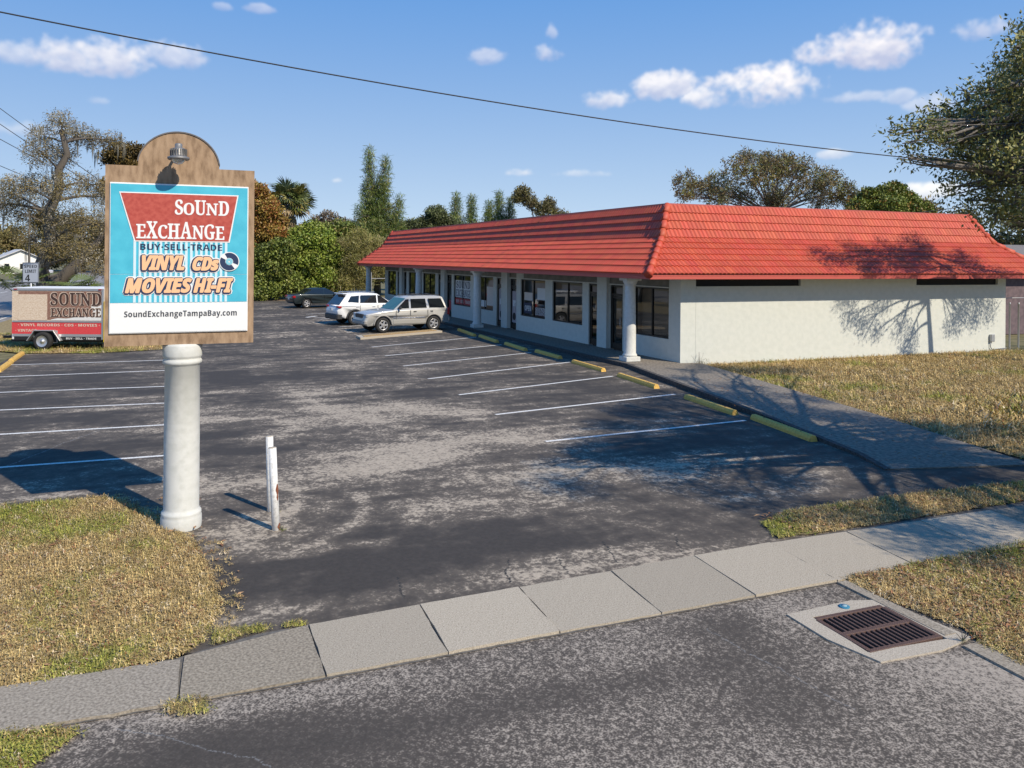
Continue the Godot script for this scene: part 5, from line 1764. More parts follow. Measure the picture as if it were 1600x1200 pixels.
func neighbours() -> void:
	var N := thing("neighbour_building", "mauve house wall with grey roof past the right end of the shop", "building", Vector3(37.5, 0, -28.5))
	var w := MB.new()
	w.box(Vector3(3, 1.55, -4), Vector3(10, 3.1, 8))
	part("wall", w, mottled([[0.2, Color(0.10, 0.075, 0.085)], [0.8, Color(0.15, 0.11, 0.12)]], 0.02, 3.0, 0.9, 0.0, 81), N)
	var r := MB.new()
	r.hexa([Vector3(-2.6, 3.1, 0.6), Vector3(8.6, 3.1, 0.6), Vector3(8.6, 3.1, -8.6), Vector3(-2.6, 3.1, -8.6), Vector3(-1.6, 4.6, -3.9), Vector3(8.6, 4.6, -3.9), Vector3(8.6, 4.62, -4.1), Vector3(-1.6, 4.62, -4.1)])
	part("roof", r, mottled([[0.2, Color(0.12, 0.105, 0.10)], [0.8, Color(0.2, 0.18, 0.17)]], 0.04, 2.0, 0.9, 0.0, 82), N)
	var f := MB.new()
	f.box(Vector3(3, 3.14, 0.63), Vector3(11.3, 0.2, 0.04))
	part("fascia_board", f, M.galv, N)
	var H := thing("white_house", "small white gabled house across the street at far left", "house", Vector3(-33.2, 0, -176), 0.35)
	w = MB.new()
	w.box(Vector3(0, 1.3, 0), Vector3(7.6, 2.6, 6))
	w.tri(Vector3(-3.8, 2.6, 3.0), Vector3(3.8, 2.6, 3.0), Vector3(0, 4.3, 3.0))
	part("wall", w, M.white, H)
	r = MB.new()
	for s in [-1, 1]:
		var a := Vector3(s * 4.3, 2.45, 3.5)
		var t := Vector3(0, 4.45, 3.5)
		var p := [a, t, t + Vector3(0, 0, -7), a + Vector3(0, 0, -7)]
		if s > 0: p = [p[1], p[0], p[3], p[2]]
		r.hexa([p[0], p[1], p[2], p[3], p[0] + Vector3(0, 0.15, 0), p[1] + Vector3(0, 0.15, 0), p[2] + Vector3(0, 0.15, 0), p[3] + Vector3(0, 0.15, 0)])
	part("roof", r, mat(lin(0.5, 0.5, 0.5), 0.7), H)
	for x in [-2.2, 0.3, 2.4]:
		var q := MB.new()
		q.box(Vector3(x, 1.4, 3.01), Vector3(0.9, 1.1, 0.06))
		var f2 := part("window", q, M.trim, H)
		var g := MB.new()
		g.box(Vector3(x, 1.4, 3.05), Vector3(0.74, 0.94, 0.02))
		part("pane", g, M.car_glass, f2)
	var B := thing("tan_house", "tan house edge beside the white house, far left", "house", Vector3(-42.5, 0, -178), 0.2)
	w = MB.new()
	w.box(Vector3(0, 1.6, 0), Vector3(8, 3.2, 6))
	part("wall", w, mat(lin(0.5, 0.33, 0.2), 0.9), B)
	r = MB.new()
	r.hexa([Vector3(-4.4, 3.2, 3.4), Vector3(4.4, 3.2, 3.4), Vector3(4.4, 3.2, -3.4), Vector3(-4.4, 3.2, -3.4), Vector3(-3.5, 4.6, 0.1), Vector3(3.5, 4.6, 0.1), Vector3(3.5, 4.6, -0.1), Vector3(-3.5, 4.6, -0.1)])
	part("roof", r, mat(lin(0.2, 0.15, 0.12), 0.9), B)
	# far parked car before the white house
	var coat := mat(lin(0.5, 0.5, 0.52), 0.3, 0.3)
	var F := thing("far_car", "tiny pale car parked before the white house across the street", "car", Vector3(-26.8, 0, -158), 0.5)
	var m := MB.new()
	m.bevel(Vector3(0, 0.62, 0), Vector3(4.5, 0.75, 1.8), 0.15)
	part("body", m, coat, F)
	m = MB.new()
	m.bevel(Vector3(-0.2, 1.2, 0), Vector3(2.6, 0.6, 1.5), 0.2)
	part("cab", m, M.car_glass, F)
	for x in [-1.4, 1.4]:
		m = MB.new(true)
		m.lathe([[0.0, -0.95], [0.33, -0.95], [0.33, 0.95], [0.0, 0.95]], 16, Vector3(x, 0.33, 0), Basis(Vector3.RIGHT, Vector3(0, 0, 1), Vector3(0, -1, 0)))
		part("wheel", m, M.rubber, F)
	var pole := func(x, z, h, label):
		var t := thing("utility_pole", label, "pole", Vector3(x, 0, z), 0.0, "utility poles along the street")
		var k := MB.new(true)
		k.tube([Vector3.ZERO, Vector3(0, h, 0)], [0.16, 0.11], 8)
		part("shaft", k, M.bark, t)
		var a := MB.new()
		a.box(Vector3(0, h - 0.8, 0), Vector3(2.2, 0.12, 0.1))
		part("crossarm", a, M.bark, t)
	pole.call(-27.5, -130, 9.0, "thin utility pole between the white house and the street, left one")
	pole.call(-21.5, -121, 9.5, "thin utility pole seen through the oak right of the white house")
	# back yard behind the far end of the shop
	var Y := thing("yard_fence", "grey board fence panel with posts beyond the far end of the shop", "fence", Vector3(14.2, 0, -64.5))
	for i in 9:
		var q := MB.new()
		q.box(Vector3(i * 0.16, 0.95, 0), Vector3(0.15, 1.9, 0.025))
		part("board", q, mat(lin(0.5, 0.5, 0.48), 0.9) if i == 0 else (Y.get_node("board") as MeshInstance3D).material_override, Y)
	for x in [-1.6, -0.1, 1.5, 3.0]:
		var q := MB.new()
		q.box(Vector3(x, 1.2, 0.06), Vector3(0.09, 2.4, 0.09))
		part("post", q, M.galv, Y)
	var rl := MB.new()
	rl.box(Vector3(0.7, 1.9, 0.08), Vector3(4.6, 0.06, 0.04))
	part("rail", rl, M.galv, Y)


func palm() -> void:
	var T := thing("cabbage_palm", "cabbage palm with round fan crown and hanging dead fronds above the hedge", "palm tree", Vector3(7.0, 0, -74.3))
	rng.seed = 31
	var tr := MB.new(true)
	tr.tube([Vector3.ZERO, Vector3(0.1, 3, 0), Vector3(-0.05, 6, 0), Vector3(-0.1, 8.2, 0)], [0.3, 0.2, 0.18, 0.2], 10)
	part("trunk", tr, M.grey_bark, T)
	var fan := func(droop, seed_):
		rng.seed = seed_
		var f := MB.new()
		f.tube([Vector3.ZERO, Vector3(0.5, 0.06, 0), Vector3(1.0, 0.0, 0)], [0.03, 0.022, 0.015], 4)
		for i in 19:
			var a := deg_to_rad(-125 + i * 14 + rng.randf_range(-3, 3))
			var d := Vector3(cos(a), 0.25 * absf(sin(a)), sin(a))
			var s := Vector3(-sin(a), 0, cos(a)) * 0.055
			var l := 0.95 - 0.25 * absf(a) / 2.2
			var o := Vector3(1.0, 0, 0)
			var q := o + d * l * 0.6
			var e: Vector3 = q + (d + Vector3(0, -droop, 0)).normalized() * l * 0.5
			f.tri(o, q + s, q - s)
			f.tri(q - s, q + s, e)
		return f.done()
	var kinds := [fan.call(0.4, 1), fan.call(0.8, 2), fan.call(1.2, 3)]
	var greens := []
	for k in 4:
		var m := mat([lin(0.10, 0.13, 0.03), lin(0.16, 0.17, 0.045), lin(0.24, 0.21, 0.06), lin(0.09, 0.11, 0.04)][k], 0.45)
		m.cull_mode = BaseMaterial3D.CULL_DISABLED
		greens.append(m)
	var dead := mat(lin(0.33, 0.25, 0.14), 0.9)
	rng.seed = 32
	for i in 78:
		var up := rng.randf_range(-0.55, 1.0)
		var yaw := i * 2.39996
		var r := sqrt(maxf(0, 1 - up * up * 0.85))
		var d := Vector3(cos(yaw) * r, up, sin(yaw) * r).normalized()
		var x := d
		var z := x.cross(Vector3.UP).normalized().rotated(x, rng.randf_range(-0.9, 0.9))
		var y := z.cross(x)
		var o := part("frond", kinds[i % 3], greens[rng.randi() % 4] if up > -0.35 else dead, T)
		o.transform = Transform3D(Basis(x, y, z).scaled(Vector3.ONE * rng.randf_range(1.1, 1.35)), Vector3(-0.1, 8.4, 0) + d * 0.15)
	for i in 26:
		var yaw := i * 2.39996
		var d := Vector3(cos(yaw) * 0.45, -rng.randf_range(0.7, 1.2), sin(yaw) * 0.45).normalized()
		var z := d.cross(Vector3.UP).normalized()
		var o := part("dead_frond", kinds[2], dead, T)
		o.transform = Transform3D(Basis(d, z.cross(d), z), Vector3(-0.1, 8.0, 0) + Vector3(0, -rng.randf() * 0.8, 0))


func palmetto(at: Vector3, s: float, label: String, seed_: int) -> void:
	var T := thing("palmetto", label, "palmetto", at, 0.0)
	rng.seed = seed_
	var f := MB.new()
	for i in 15:
		var a := deg_to_rad(-120 + i * 17)
		var d := Vector3(cos(a), 0.2, sin(a))
		var sd := Vector3(-sin(a), 0, cos(a)) * 0.04
		var o := Vector3(0.6, 0, 0)
		f.tri(o, o + d * 0.35 + sd, o + d * 0.35 - sd)
		f.tri(o + d * 0.35 - sd, o + d * 0.35 + sd, o + d * 0.62 + Vector3(0, -0.12, 0))
	f.tube([Vector3.ZERO, Vector3(0.6, 0, 0)], [0.02, 0.012], 4)
	var fm := f.done()
	var m := mat(lin(0.10, 0.13, 0.03), 0.5)
	m.cull_mode = BaseMaterial3D.CULL_DISABLED
	for i in 22:
		var up := rng.randf_range(-0.1, 1.0)
		var yaw := i * 2.39996
		var x := Vector3(cos(yaw), up, sin(yaw)).normalized()
		var z := x.cross(Vector3.UP).normalized()
		var o := part("frond", fm, m, T)
		o.transform = Transform3D(Basis(x, z.cross(x), z).scaled(Vector3.ONE * s * rng.randf_range(0.8, 1.2)), Vector3(rng.randf_range(-0.5, 0.5), rng.randf_range(0.1, 0.9), rng.randf_range(-0.5, 0.5)) * s)


func cone(at: Vector3, h: float, r: float, leaders: Array, low: float) -> Array:   # foliage of a slender pine: [dx, dz, height share] leaders
	var out := []
	for l in leaders:
		var hh: float = h * l[2]
		var n := int(hh * 3.4)
		for i in n:
			var t := float(i) / n
			var y := lerpf(low, hh, t)
			var rr: float = r * pow(1.0 - t, 0.9) + 0.1
			var a := i * 2.39996
			var d := rng.randf_range(0.2, 1.3) * rr
			out.append([at.x + l[0] * sqrt(t) + cos(a) * d, y, at.z + l[1] * t + sin(a) * d, clampf(rr * rng.randf_range(0.2, 0.5), 0.16, 0.7)])
	return out


func trees() -> void:
	leafs.oak = leaf_cluster(14, 0.62, 0.24, 101)
	leafs.sparse = leaf_cluster(11, 0.55, 0.2, 111)
	leafs.near = leaf_cluster(22, 0.34, 0.13, 102)
	leafs.broad = leaf_cluster(15, 0.62, 0.34, 103, 0.3)
	leafs.needle = leaf_cluster(24, 0.8, 0.085, 104, -0.4)
	leafs.far = leaf_cluster(16, 0.6, 0.32, 105)
	var og := Color(0.055, 0.06, 0.02)
	# old oak with thin bronze leaves and hanging moss
	tree("old_oak", "old leaning live oak hung with grey moss behind the trailer", "tree", [Vector3(-8.98, -0.1, -57.0), Vector3(-9.25, 1.4, -57.1), Vector3(-9.5, 2.8, -57.1), Vector3(-9.0, 4.6, -57.2), Vector3(-9.1, 6.2, -57.0), Vector3(-8.5, 7.7, -56.8), Vector3(-8.55, 8.9, -56.9), Vector3(-8.05, 9.9, -56.8), Vector3(-8.4, 11.4, -56.8)], 0.5,
		[[-8.4, 11.9, -56.8, 1.0], [-9.4, 11.0, -57.2, 1.0], [-7.7, 11.4, -58.7, 1.0], [-9.3, 9.7, -55.0, 1.1], [-8.6, 10.0, -59.0, 1.1], [-6.8, 11.2, -59.4, 0.9], [-5.6, 11.2, -59.0, 0.8], [-10.4, 7.7, -55.4, 1.1], [-11.6, 7.5, -58.1, 1.0], [-10.0, 8.0, -59.6, 1.3], [-7.7, 7.6, -53.3, 1.3], [-6.9, 8.2, -58.4, 1.1], [-6.0, 7.4, -59.1, 1.1], [-11.0, 6.3, -56.7, 1.0], [-9.9, 6.2, -58.4, 1.3], [-7.9, 5.8, -54.5, 1.4], [-7.0, 5.8, -58.4, 1.4], [-6.0, 4.2, -56.9, 1.2], [-6.6, 3.7, -52.9, 1.0], [-10.4, 4.8, -57.6, 0.9], [-8.8, 4.6, -59.1, 1.1], [-6.3, 2.8, -56.0, 0.9], [-12.6, 6.6, -57, 1.2], [-8.4, 4.0, -54.0, 1.0], [-5.4, 5.6, -56.0, 1.2]],
		{"leaf": leafs.sparse, "leafmat": M.dull_leaf, "size": 0.25, "per": 11.0, "a": Color(0.12, 0.095, 0.035), "b": Color(0.22, 0.17, 0.065), "c": Color(0.27, 0.25, 0.21), "share": 0.25, "twigs": 18, "twig": 0.85, "moss": 130, "bark": M.oak_bark})
	var lb := MB.new(true)
	var old := get_node("old_oak")
	var b0 := Vector3(-8.98, -0.1, -57.0)
	lb.tube([Vector3(-9.2, 1.3, -57.0) - b0, Vector3(-8.4, 2.0, -56.7) - b0, Vector3(-7.4, 3.0, -56.4) - b0, Vector3(-6.4, 4.2, -56.2) - b0, Vector3(-5.6, 5.4, -56.0) - b0], [0.48, 0.42, 0.34, 0.22, 0.1], 10)
	part("limb", lb, M.oak_bark, old)
	tree("bronze_tree", "bronze leaved tree showing over the left shoulder of the big sign", "tree", [Vector3(-4.6, 0, -64), Vector3(-4.5, 4, -64), Vector3(-4.8, 8, -64.2)], 0.3,
		[[-5.7, 11.0, -64.3, 0.9], [-4.7, 11.0, -64.0, 0.7], [-6.4, 10.6, -64.6, 0.6], [-5.2, 10.3, -64.1, 0.8], [-3.9, 9.6, -63.6, 1.0], [-2.6, 9.2, -63.5, 1.0], [-5.0, 8.6, -64, 1.1], [-6.2, 8.4, -64, 0.9], [-3.4, 7.6, -64, 1.2], [-4.8, 6.4, -64, 1.3]],
		{"leaf": leafs.far, "size": 0.36, "per": 40, "a": Color(0.09, 0.07, 0.02), "b": Color(0.13, 0.085, 0.025), "twigs": 5})
	# the hedge at the end of the lot
	var hedge := "trees and shrubs along the end of the lot"
	tree("rust_tree", "rust and yellow leaved tree beside the right edge of the big sign", "tree", [Vector3(4.0, 0, -72), Vector3(4.2, 3, -71.6), Vector3(4.4, 7, -71.3)], 0.25,
		[[4.3, 9.0, -71.2, 0.9], [4.9, 7.7, -71.0, 1.2], [4.1, 6.5, -71.3, 1.2], [5.3, 5.6, -70.8, 1.2], [4.1, 4.6, -71.3, 1.1], [3.2, 7.4, -71.6, 1.2], [3.0, 5.6, -71.6, 1.2], [5.9, 6.6, -71.6, 0.9], [2.4, 8.6, -72, 1.1], [3.4, 9.6, -72, 0.8]],
		{"leaf": leafs.far, "size": 0.38, "per": 42, "a": Color(0.28, 0.15, 0.03), "b": Color(0.27, 0.21, 0.045), "c": Color(0.24, 0.075, 0.025), "share": 0.25}, hedge)
	tree("vine_shrub", "tall dark vine covered shrub nearest the big sign's right edge", "shrub", [Vector3(4.6, 0, -69.4), Vector3(4.7, 2.6, -69.2)], 0.15,
		[[4.4, 3.6, -69.0, 1.2], [4.2, 2.0, -69.1, 1.2], [5.5, 2.6, -68.6, 1.3], [6.0, 4.1, -68.6, 1.2], [5.2, 1.0, -68.5, 1.0], [3.4, 1.2, -69, 1.0], [3.2, 3.0, -69.2, 1.2], [6.6, 1.4, -68.9, 1.2], [4.2, 0.6, -68.4, 0.8], [2.2, 2.0, -69.5, 1.3], [1.2, 1.6, -69.6, 1.3]],
		{"leaf": leafs.broad, "size": 0.36, "per": 50, "a": Color(0.075, 0.11, 0.02), "b": Color(0.19, 0.22, 0.04), "c": Color(0.2, 0.2, 0.05), "share": 0.12}, hedge)
	tree("bright_tree", "bright green bushy tree above the dark car", "tree", [Vector3(8.3, 0, -71.2), Vector3(8.4, 2, -70.9), Vector3(8.6, 4.4, -70.6)], 0.2,
		[[7.8, 5.0, -70.9, 1.4], [9.3, 4.9, -70.3, 1.4], [8.5, 3.1, -70.0, 1.5], [7.3, 1.6, -70.6, 1.3], [9.6, 1.9, -70.0, 1.3], [10.3, 3.8, -70.2, 1.3], [8.3, 0.9, -69.6, 1.0], [6.8, 3.4, -70.8, 1.2], [10.8, 1.2, -70.2, 1.1], [8.8, 5.8, -71, 1.0]],
		{"leaf": leafs.broad, "size": 0.36, "per": 50, "a": Color(0.10, 0.155, 0.02), "b": Color(0.24, 0.29, 0.04), "c": Color(0.24, 0.26, 0.05), "share": 0.2}, hedge)
	tree("leaning_shrub", "yellow green shrub with arching stems between hedge and shop", "shrub", [Vector3(11.6, 0, -70.0), Vector3(11.6, 2.0, -69.6)], 0.12,
		[[11.6, 4.3, -69.6, 1.1], [11.9, 2.8, -69.3, 1.1], [11.2, 1.5, -69.3, 0.9], [12.6, 5.0, -70.4, 1.1], [13.2, 3.4, -70.2, 1.1], [12.7, 1.6, -69.7, 1.0], [14.2, 4.4, -71, 1.1], [14.6, 2.6, -71, 1.0]],
		{"leaf": leafs.needle, "size": 0.5, "per": 34, "a": Color(0.14, 0.14, 0.035), "b": Color(0.29, 0.26, 0.08), "c": Color(0.24, 0.19, 0.09), "share": 0.2}, hedge)
	tree("dark_tree", "mid green tree mass between the cabbage palm and the tall pine", "tree", [Vector3(11.2, 0, -75), Vector3(11.2, 3, -75), Vector3(11.4, 5, -75)], 0.25,
		[[10.4, 5.6, -75, 1.4], [11.8, 6.0, -75, 1.3], [13.2, 5.6, -75.4, 1.4], [9.6, 4.2, -74.6, 1.4], [12.4, 4.4, -74.6, 1.4], [14.4, 4.6, -75, 1.4], [15.4, 3.2, -74.6, 1.4], [11.0, 2.6, -74, 1.4], [13.6, 2.4, -74, 1.4], [16.6, 2.4, -75, 1.4]],
		{"leaf": leafs.broad, "size": 0.36, "per": 34, "a": Color(0.07, 0.11, 0.02), "b": Color(0.19, 0.22, 0.045), "c": Color(0.26, 0.21, 0.07), "share": 0.15}, hedge)
	tree("bare_tree", "nearly bare brownish tree rising behind the bright hedge", "tree", [Vector3(13.4, 0, -89), Vector3(13.4, 3, -89), Vector3(13.2, 6, -89)], 0.25,
		[[12.8, 7.6, -89.3, 1.4], [14.5, 6.9, -88.7, 1.3], [11.5, 7.1, -89.9, 1.2], [10.4, 6.2, -89.9, 1.4], [15.6, 5.6, -88.9, 1.4], [12.6, 5.4, -89.4, 1.6]],
		{"leaf": leafs.far, "leafmat": M.dull_leaf, "size": 0.4, "per": 12, "a": Color(0.15, 0.115, 0.075), "b": Color(0.2, 0.15, 0.1), "twigs": 16, "bark": M.grey_bark})
	# pines behind the shop
	var ng := {"leaf": leafs.needle, "size": 0.5, "per": 24, "power": 1.4, "a": Color(0.05, 0.085, 0.02), "b": Color(0.13, 0.18, 0.03), "c": Color(0.25, 0.23, 0.07), "share": 0.15, "twigs": 2, "upright": true}
	rng.seed = 61
	tree("tall_pine", "tall twin topped feathery pine left of the red roof's far end", "pine tree", [Vector3(15.8, 0, -77.6), Vector3(15.7, 5, -77.6), Vector3(15.4, 9.5, -77.6)], 0.28, cone(Vector3(15.8, 0, -77.6), 14.2, 1.35, [[-0.9, -0.2, 1.0], [0.7, 0.2, 0.95], [-2.0, 0.4, 0.6], [2.2, 0.0, 0.68], [0.1, 0.4, 0.8], [-2.8, 0.0, 0.42], [2.9, 0.2, 0.44], [-1.2, -0.5, 0.74]], 2.0), ng)
	var gp := "slender pines beyond the shop roof"
	var sp := [[26.9, -88.2, 10.9, 0.8, "slender spiky pine beyond the roof, next to the round grey green tree"], [28.5, -87.6, 10.7, 0.75, "thin pine with a bent tip, second pine over the roof from the left"], [30.4, -86.8, 9.9, 0.8, "short pine left in the cluster of three over the roof"], [31.5, -86.5, 11.0, 0.8, "tallest pine in the cluster of three over the roof"], [32.7, -86.1, 10.4, 0.8, "right hand pine in the cluster of three over the roof"]]
	for q in sp:
		tree("slender_pine", q[4], "pine tree", [Vector3(q[0], 0, q[1]), Vector3(q[0], q[2] * 0.5, q[1]), Vector3(q[0], q[2] * 0.92, q[1])], 0.16, cone(Vector3(q[0], 0, q[1]), q[2], q[3] * 1.25, [[0.15, 0, 1.0]], 4.5), ng, gp)
	tree("grey_green_tree", "round grey green tree peeping over the roof beside the tall pine", "tree", [Vector3(22.9, 0, -82.3), Vector3(22.9, 5, -82.3), Vector3(22.9, 6.4, -82.3)], 0.25,
		[[22.9, 8.3, -82.3, 1.1], [23.6, 7.6, -82.0, 1.0], [22.1, 7.4, -82.6, 0.9], [21.3, 7.0, -82.9, 1.0], [20.3, 6.8, -83.2, 0.9], [24.4, 7.2, -82, 0.9], [19.2, 6.6, -83.4, 0.9], [22.6, 6.2, -82.3, 1.2], [25.4, 6.8, -82, 0.8]],
		{"leaf": leafs.far, "size": 0.3, "per": 36, "a": Color(0.06, 0.075, 0.03), "b": Color(0.12, 0.14, 0.05)})
	tree("leaning_bare_tree", "thin leaning tree with sparse brown leaves over the middle of the roof", "tree", [Vector3(35.4, 0, -83), Vector3(35.2, 4, -83), Vector3(34.4, 9, -83.2)], 0.2,
		[[33.4, 11.0, -83.5, 1.0], [34.2, 10.0, -83.2, 1.0], [35.6, 9.1, -82.7, 1.1], [37.0, 8.5, -82.2, 0.9], [36.2, 9.8, -82.6, 0.8], [32.7, 10.4, -83.6, 0.7], [38.2, 8.2, -82, 0.8]],
		{"leaf": leafs.far, "size": 0.34, "per": 20, "a": Color(0.10, 0.075, 0.04), "b": Color(0.16, 0.15, 0.05), "twigs": 9})
	tree("spreading_oak", "wide spreading brown and olive oak behind the red roof", "tree", [Vector3(41.2, 0, -51), Vector3(41.0, 3, -51), Vector3(40.8, 5.2, -50.8), Vector3(41.0, 7.0, -50.6)], 0.5,
		[[34.9, 9.6, -53.0, 1.2], [36.1, 9.1, -52.5, 1.1], [38.5, 9.8, -53.8, 1.3], [37.2, 10.6, -50.0, 1.2], [39.1, 11.7, -51.4, 0.8], [41.6, 11.6, -52.6, 1.1], [39.0, 9.9, -49.3, 1.3], [41.7, 10.7, -50.4, 1.3], [43.2, 11.8, -51.9, 0.9], [41.0, 10.5, -47.5, 1.2], [43.3, 9.4, -49.8, 1.3], [46.1, 10.4, -50.8, 1.1], [44.6, 9.6, -48.2, 1.2], [46.5, 9.0, -48.5, 1.0], [38.9, 8.9, -51.5, 1.3], [42.8, 8.8, -52.1, 1.3], [36.4, 8.4, -51, 1.1], [45.4, 8.3, -50, 1.2], [40.6, 8.2, -50, 1.3], [47.6, 8.6, -50.2, 0.9], [34.4, 8.6, -52.4, 0.8], [40.2, 11.0, -50, 1.0]],
		{"leaf": leafs.oak, "leafmat": M.dull_leaf, "size": 0.3, "per": 9, "a": Color(0.12, 0.09, 0.04), "b": Color(0.21, 0.155, 0.065), "c": Color(0.17, 0.18, 0.045), "share": 0.4, "twigs": 20, "twig": 1.3, "bark": M.grey_bark})
	tree("glossy_tree", "dense round green tree with orange tips above the right half of the roof", "tree", [Vector3(41.2, 0, -39.8), Vector3(41.2, 3, -39.8), Vector3(41.2, 5.5, -39.8)], 0.3,
		[[41.5, 8.0, -39.7, 0.9], [40.8, 7.6, -40.0, 0.9], [43.2, 7.5, -40.2, 0.9], [43.3, 6.9, -39.1, 0.9], [39.8, 7.1, -40.4, 0.9], [40.8, 7.0, -38.9, 1.0], [40.2, 7.9, -40.2, 0.6], [42.4, 7.5, -39.5, 0.9], [44.2, 6.5, -39.6, 0.8], [41.8, 6.2, -39.4, 1.2], [39.2, 6.4, -40.2, 0.9], [42.3, 8.2, -39.9, 0.6]],
		{"leaf": leafs.broad, "size": 0.26, "per": 44, "a": Color(0.09, 0.13, 0.02), "b": Color(0.24, 0.27, 0.045), "c": Color(0.24, 0.13, 0.03), "share": 0.12})
	# wide live oak standing just right of the picture, over the walk
	var near := [[8.1, 5.2, -7.6, 0.2], [8.5, 5.3, -7.7, 0.22], [9.0, 5.4, -7.9, 0.24], [9.5, 5.6, -8.1, 0.26], [10.3, 5.5, -8.5, 0.3], [8.6, 5.15, -7.4, 0.22], [9.3, 5.5, -7.5, 0.27], [9.4, 5.8, -7.7, 0.2], [10.1, 5.9, -7.9, 0.27], [10.8, 5.6, -8.3, 0.35], [9.4, 5.8, -7.1, 0.26], [9.8, 6.1, -7.3, 0.26], [10.0, 6.45, -7.5, 0.2], [10.5, 6.7, -7.7, 0.24], [11.1, 7.0, -8.2, 0.18], [9.7, 6.2, -7.0, 0.34], [9.9, 5.5, -7.2, 0.38], [9.2, 5.0, -7.8, 0.22], [9.7, 4.9, -8.0, 0.24], [9.7, 5.1, -8.7, 0.16], [8.25, 4.9, -7.6, 0.12], [9.3, 5.0, -7.5, 0.28], [9.3, 4.6, -7.8, 0.22], [10.1, 4.7, -7.9, 0.26], [10.4, 4.5, -8.4, 0.2], [9.4, 4.9, -7.1, 0.35], [9.8, 4.4, -7.3, 0.33], [9.8, 4.2, -7.6, 0.22], [10.5, 4.15, -7.7, 0.26], [9.9, 4.9, -6.9, 0.4], [10.2, 4.4, -7.1, 0.41], [10.5, 5.9, -7.3, 0.42],
		[12.9, 6.2, -11.1, 0.36], [13.7, 6.1, -11.1, 0.5], [14.4, 6.6, -11.2, 0.5], [15.2, 7.2, -11.2, 0.55], [15.5, 6.1, -11.4, 0.7], [15.0, 5.5, -11.9, 0.5], [15.9, 5.2, -11.9, 0.65], [16.8, 6.5, -11.8, 0.75], [17.0, 8.0, -12.1, 0.5], [17.6, 6.7, -14.7, 0.5], [18.6, 7.0, -14.6, 0.65], [19.5, 7.4, -14.6, 0.8], [19.3, 6.0, -15.0, 0.74], [20.6, 6.3, -14.8, 0.9], [11.6, 6.4, -8.8, 0.5], [12.2, 5.4, -9.0, 0.55], [12.8, 6.9, -9.2, 0.6], [13.6, 5.6, -9.6, 0.7]]
	rng.seed = 303
	while near.size() < 122:
		var p := Vector3(13.6, 6.2, -6.2) + Vector3(rng.randf_range(-5.2, 5.6), rng.randf_range(-2.0, 2.5), rng.randf_range(-5.8, 5.8))
		var e := ((p - Vector3(13.6, 6.2, -6.2)) / Vector3(5.5, 2.6, 5.8)).length()
		if e > 1.0 or p.x < 1.5 * -p.z + 0.9: continue
		if p.z > -3.6 and p.x < 11.2: continue
		near.append([p.x, p.y, p.z, rng.randf_range(0.45, 0.85)])
	tree("live_oak", "wide green live oak whose leafy boughs reach in at upper right", "tree", [Vector3(14.9, 0, -7.3), Vector3(14.8, 1.6, -7.3), Vector3(14.6, 3.2, -7.3), Vector3(14.4, 4.6, -7.4), Vector3(14.4, 5.6, -7.5)], 0.42, near,
		{"leaf": leafs.near, "size": 0.2, "per": 9.5, "power": 2.0, "a": Color(0.10, 0.11, 0.028), "b": Color(0.22, 0.215, 0.06), "c": Color(0.34, 0.29, 0.09), "share": 0.1, "twigs": 6, "flat": 0.9})
	# slim tree whose trunk throws the shadow on the white wall
	var slim := [[24.3, 5.5, -19.2, 0.5], [25.0, 5.2, -19.1, 0.5], [25.6, 5.0, -19.0, 0.4], [26.9, 5.3, -18.9, 0.5], [27.4, 4.7, -18.8, 0.5], [27.0, 4.3, -18.9, 0.4], [29.6, 5.4, -18.8, 0.5], [30.2, 5.8, -18.7, 0.55], [30.8, 5.4, -18.9, 0.4], [25.0, 8.2, -17.8, 0.8], [26.0, 8.8, -17.6, 0.9], [26.6, 7.6, -18.0, 0.8], [27.6, 8.6, -17.8, 0.9], [28.6, 9.6, -17.8, 0.9], [27.2, 9.8, -17.4, 0.8], [29.6, 8.2, -18.0, 0.8], [30.2, 7.2, -18.2, 0.7], [28.4, 7.4, -18.2, 0.6], [31.0, 7.0, -18.2, 0.7], [24.4, 9.2, -17.4, 0.6], [31.6, 6.2, -18.6, 0.6], [23.6, 8.9, -17.6, 0.8], [25.6, 9.8, -17.3, 0.8], [29.2, 10.2, -17.4, 0.8], [26.8, 8.4, -17.8, 0.8], [24.6, 7.6, -18.0, 0.7], [28.0, 9.0, -17.6, 0.8], [30.6, 8.9, -17.8, 0.7]]
	tree("slim_tree", "slim tree right of frame, its lower leaves hanging before the roof's right end", "tree", [Vector3(28.9, 0, -18.6), Vector3(28.75, 2.5, -18.6), Vector3(28.6, 5, -18.5), Vector3(28.5, 6.7, -18.4), Vector3(28.4, 8.7, -18.2)], 0.17, slim,
		{"leaf": leafs.near, "size": 0.24, "per": 6.5, "power": 2.1, "droop": 1.9, "a": Color(0.08, 0.09, 0.025), "b": Color(0.17, 0.165, 0.055), "twigs": 7})
	# woods beyond, far off
	var fg := "trees across the street and behind the neighbourhood"
	var fars := [[-46, -200, 13, 6.5, "olive tree crown far left behind the tan house"], [-33, -205, 12, 6.5, "olive tree crown far off straight behind the white house"], [-24, -190, 12, 6, "far brown green tree just right of the white house"], [-12, -185, 13, 6.5, "far tree seen under the oak's boughs, left of the sign"], [0, -180, 12, 6, "far tree hidden mostly behind the big sign"], [-62, -190, 14, 7, "far tree at the picture's left edge beyond the street"], [52, -46, 8, 3.4, "tree behind the mauve house roof at right edge"], [58, -40, 9, 3.6, "second tree behind the mauve house, partly hidden by boughs"], [30, -112, 9, 4, "low tree beyond the slender pines"], [8, -108, 8, 4, "low tree beyond the cabbage palm"]]
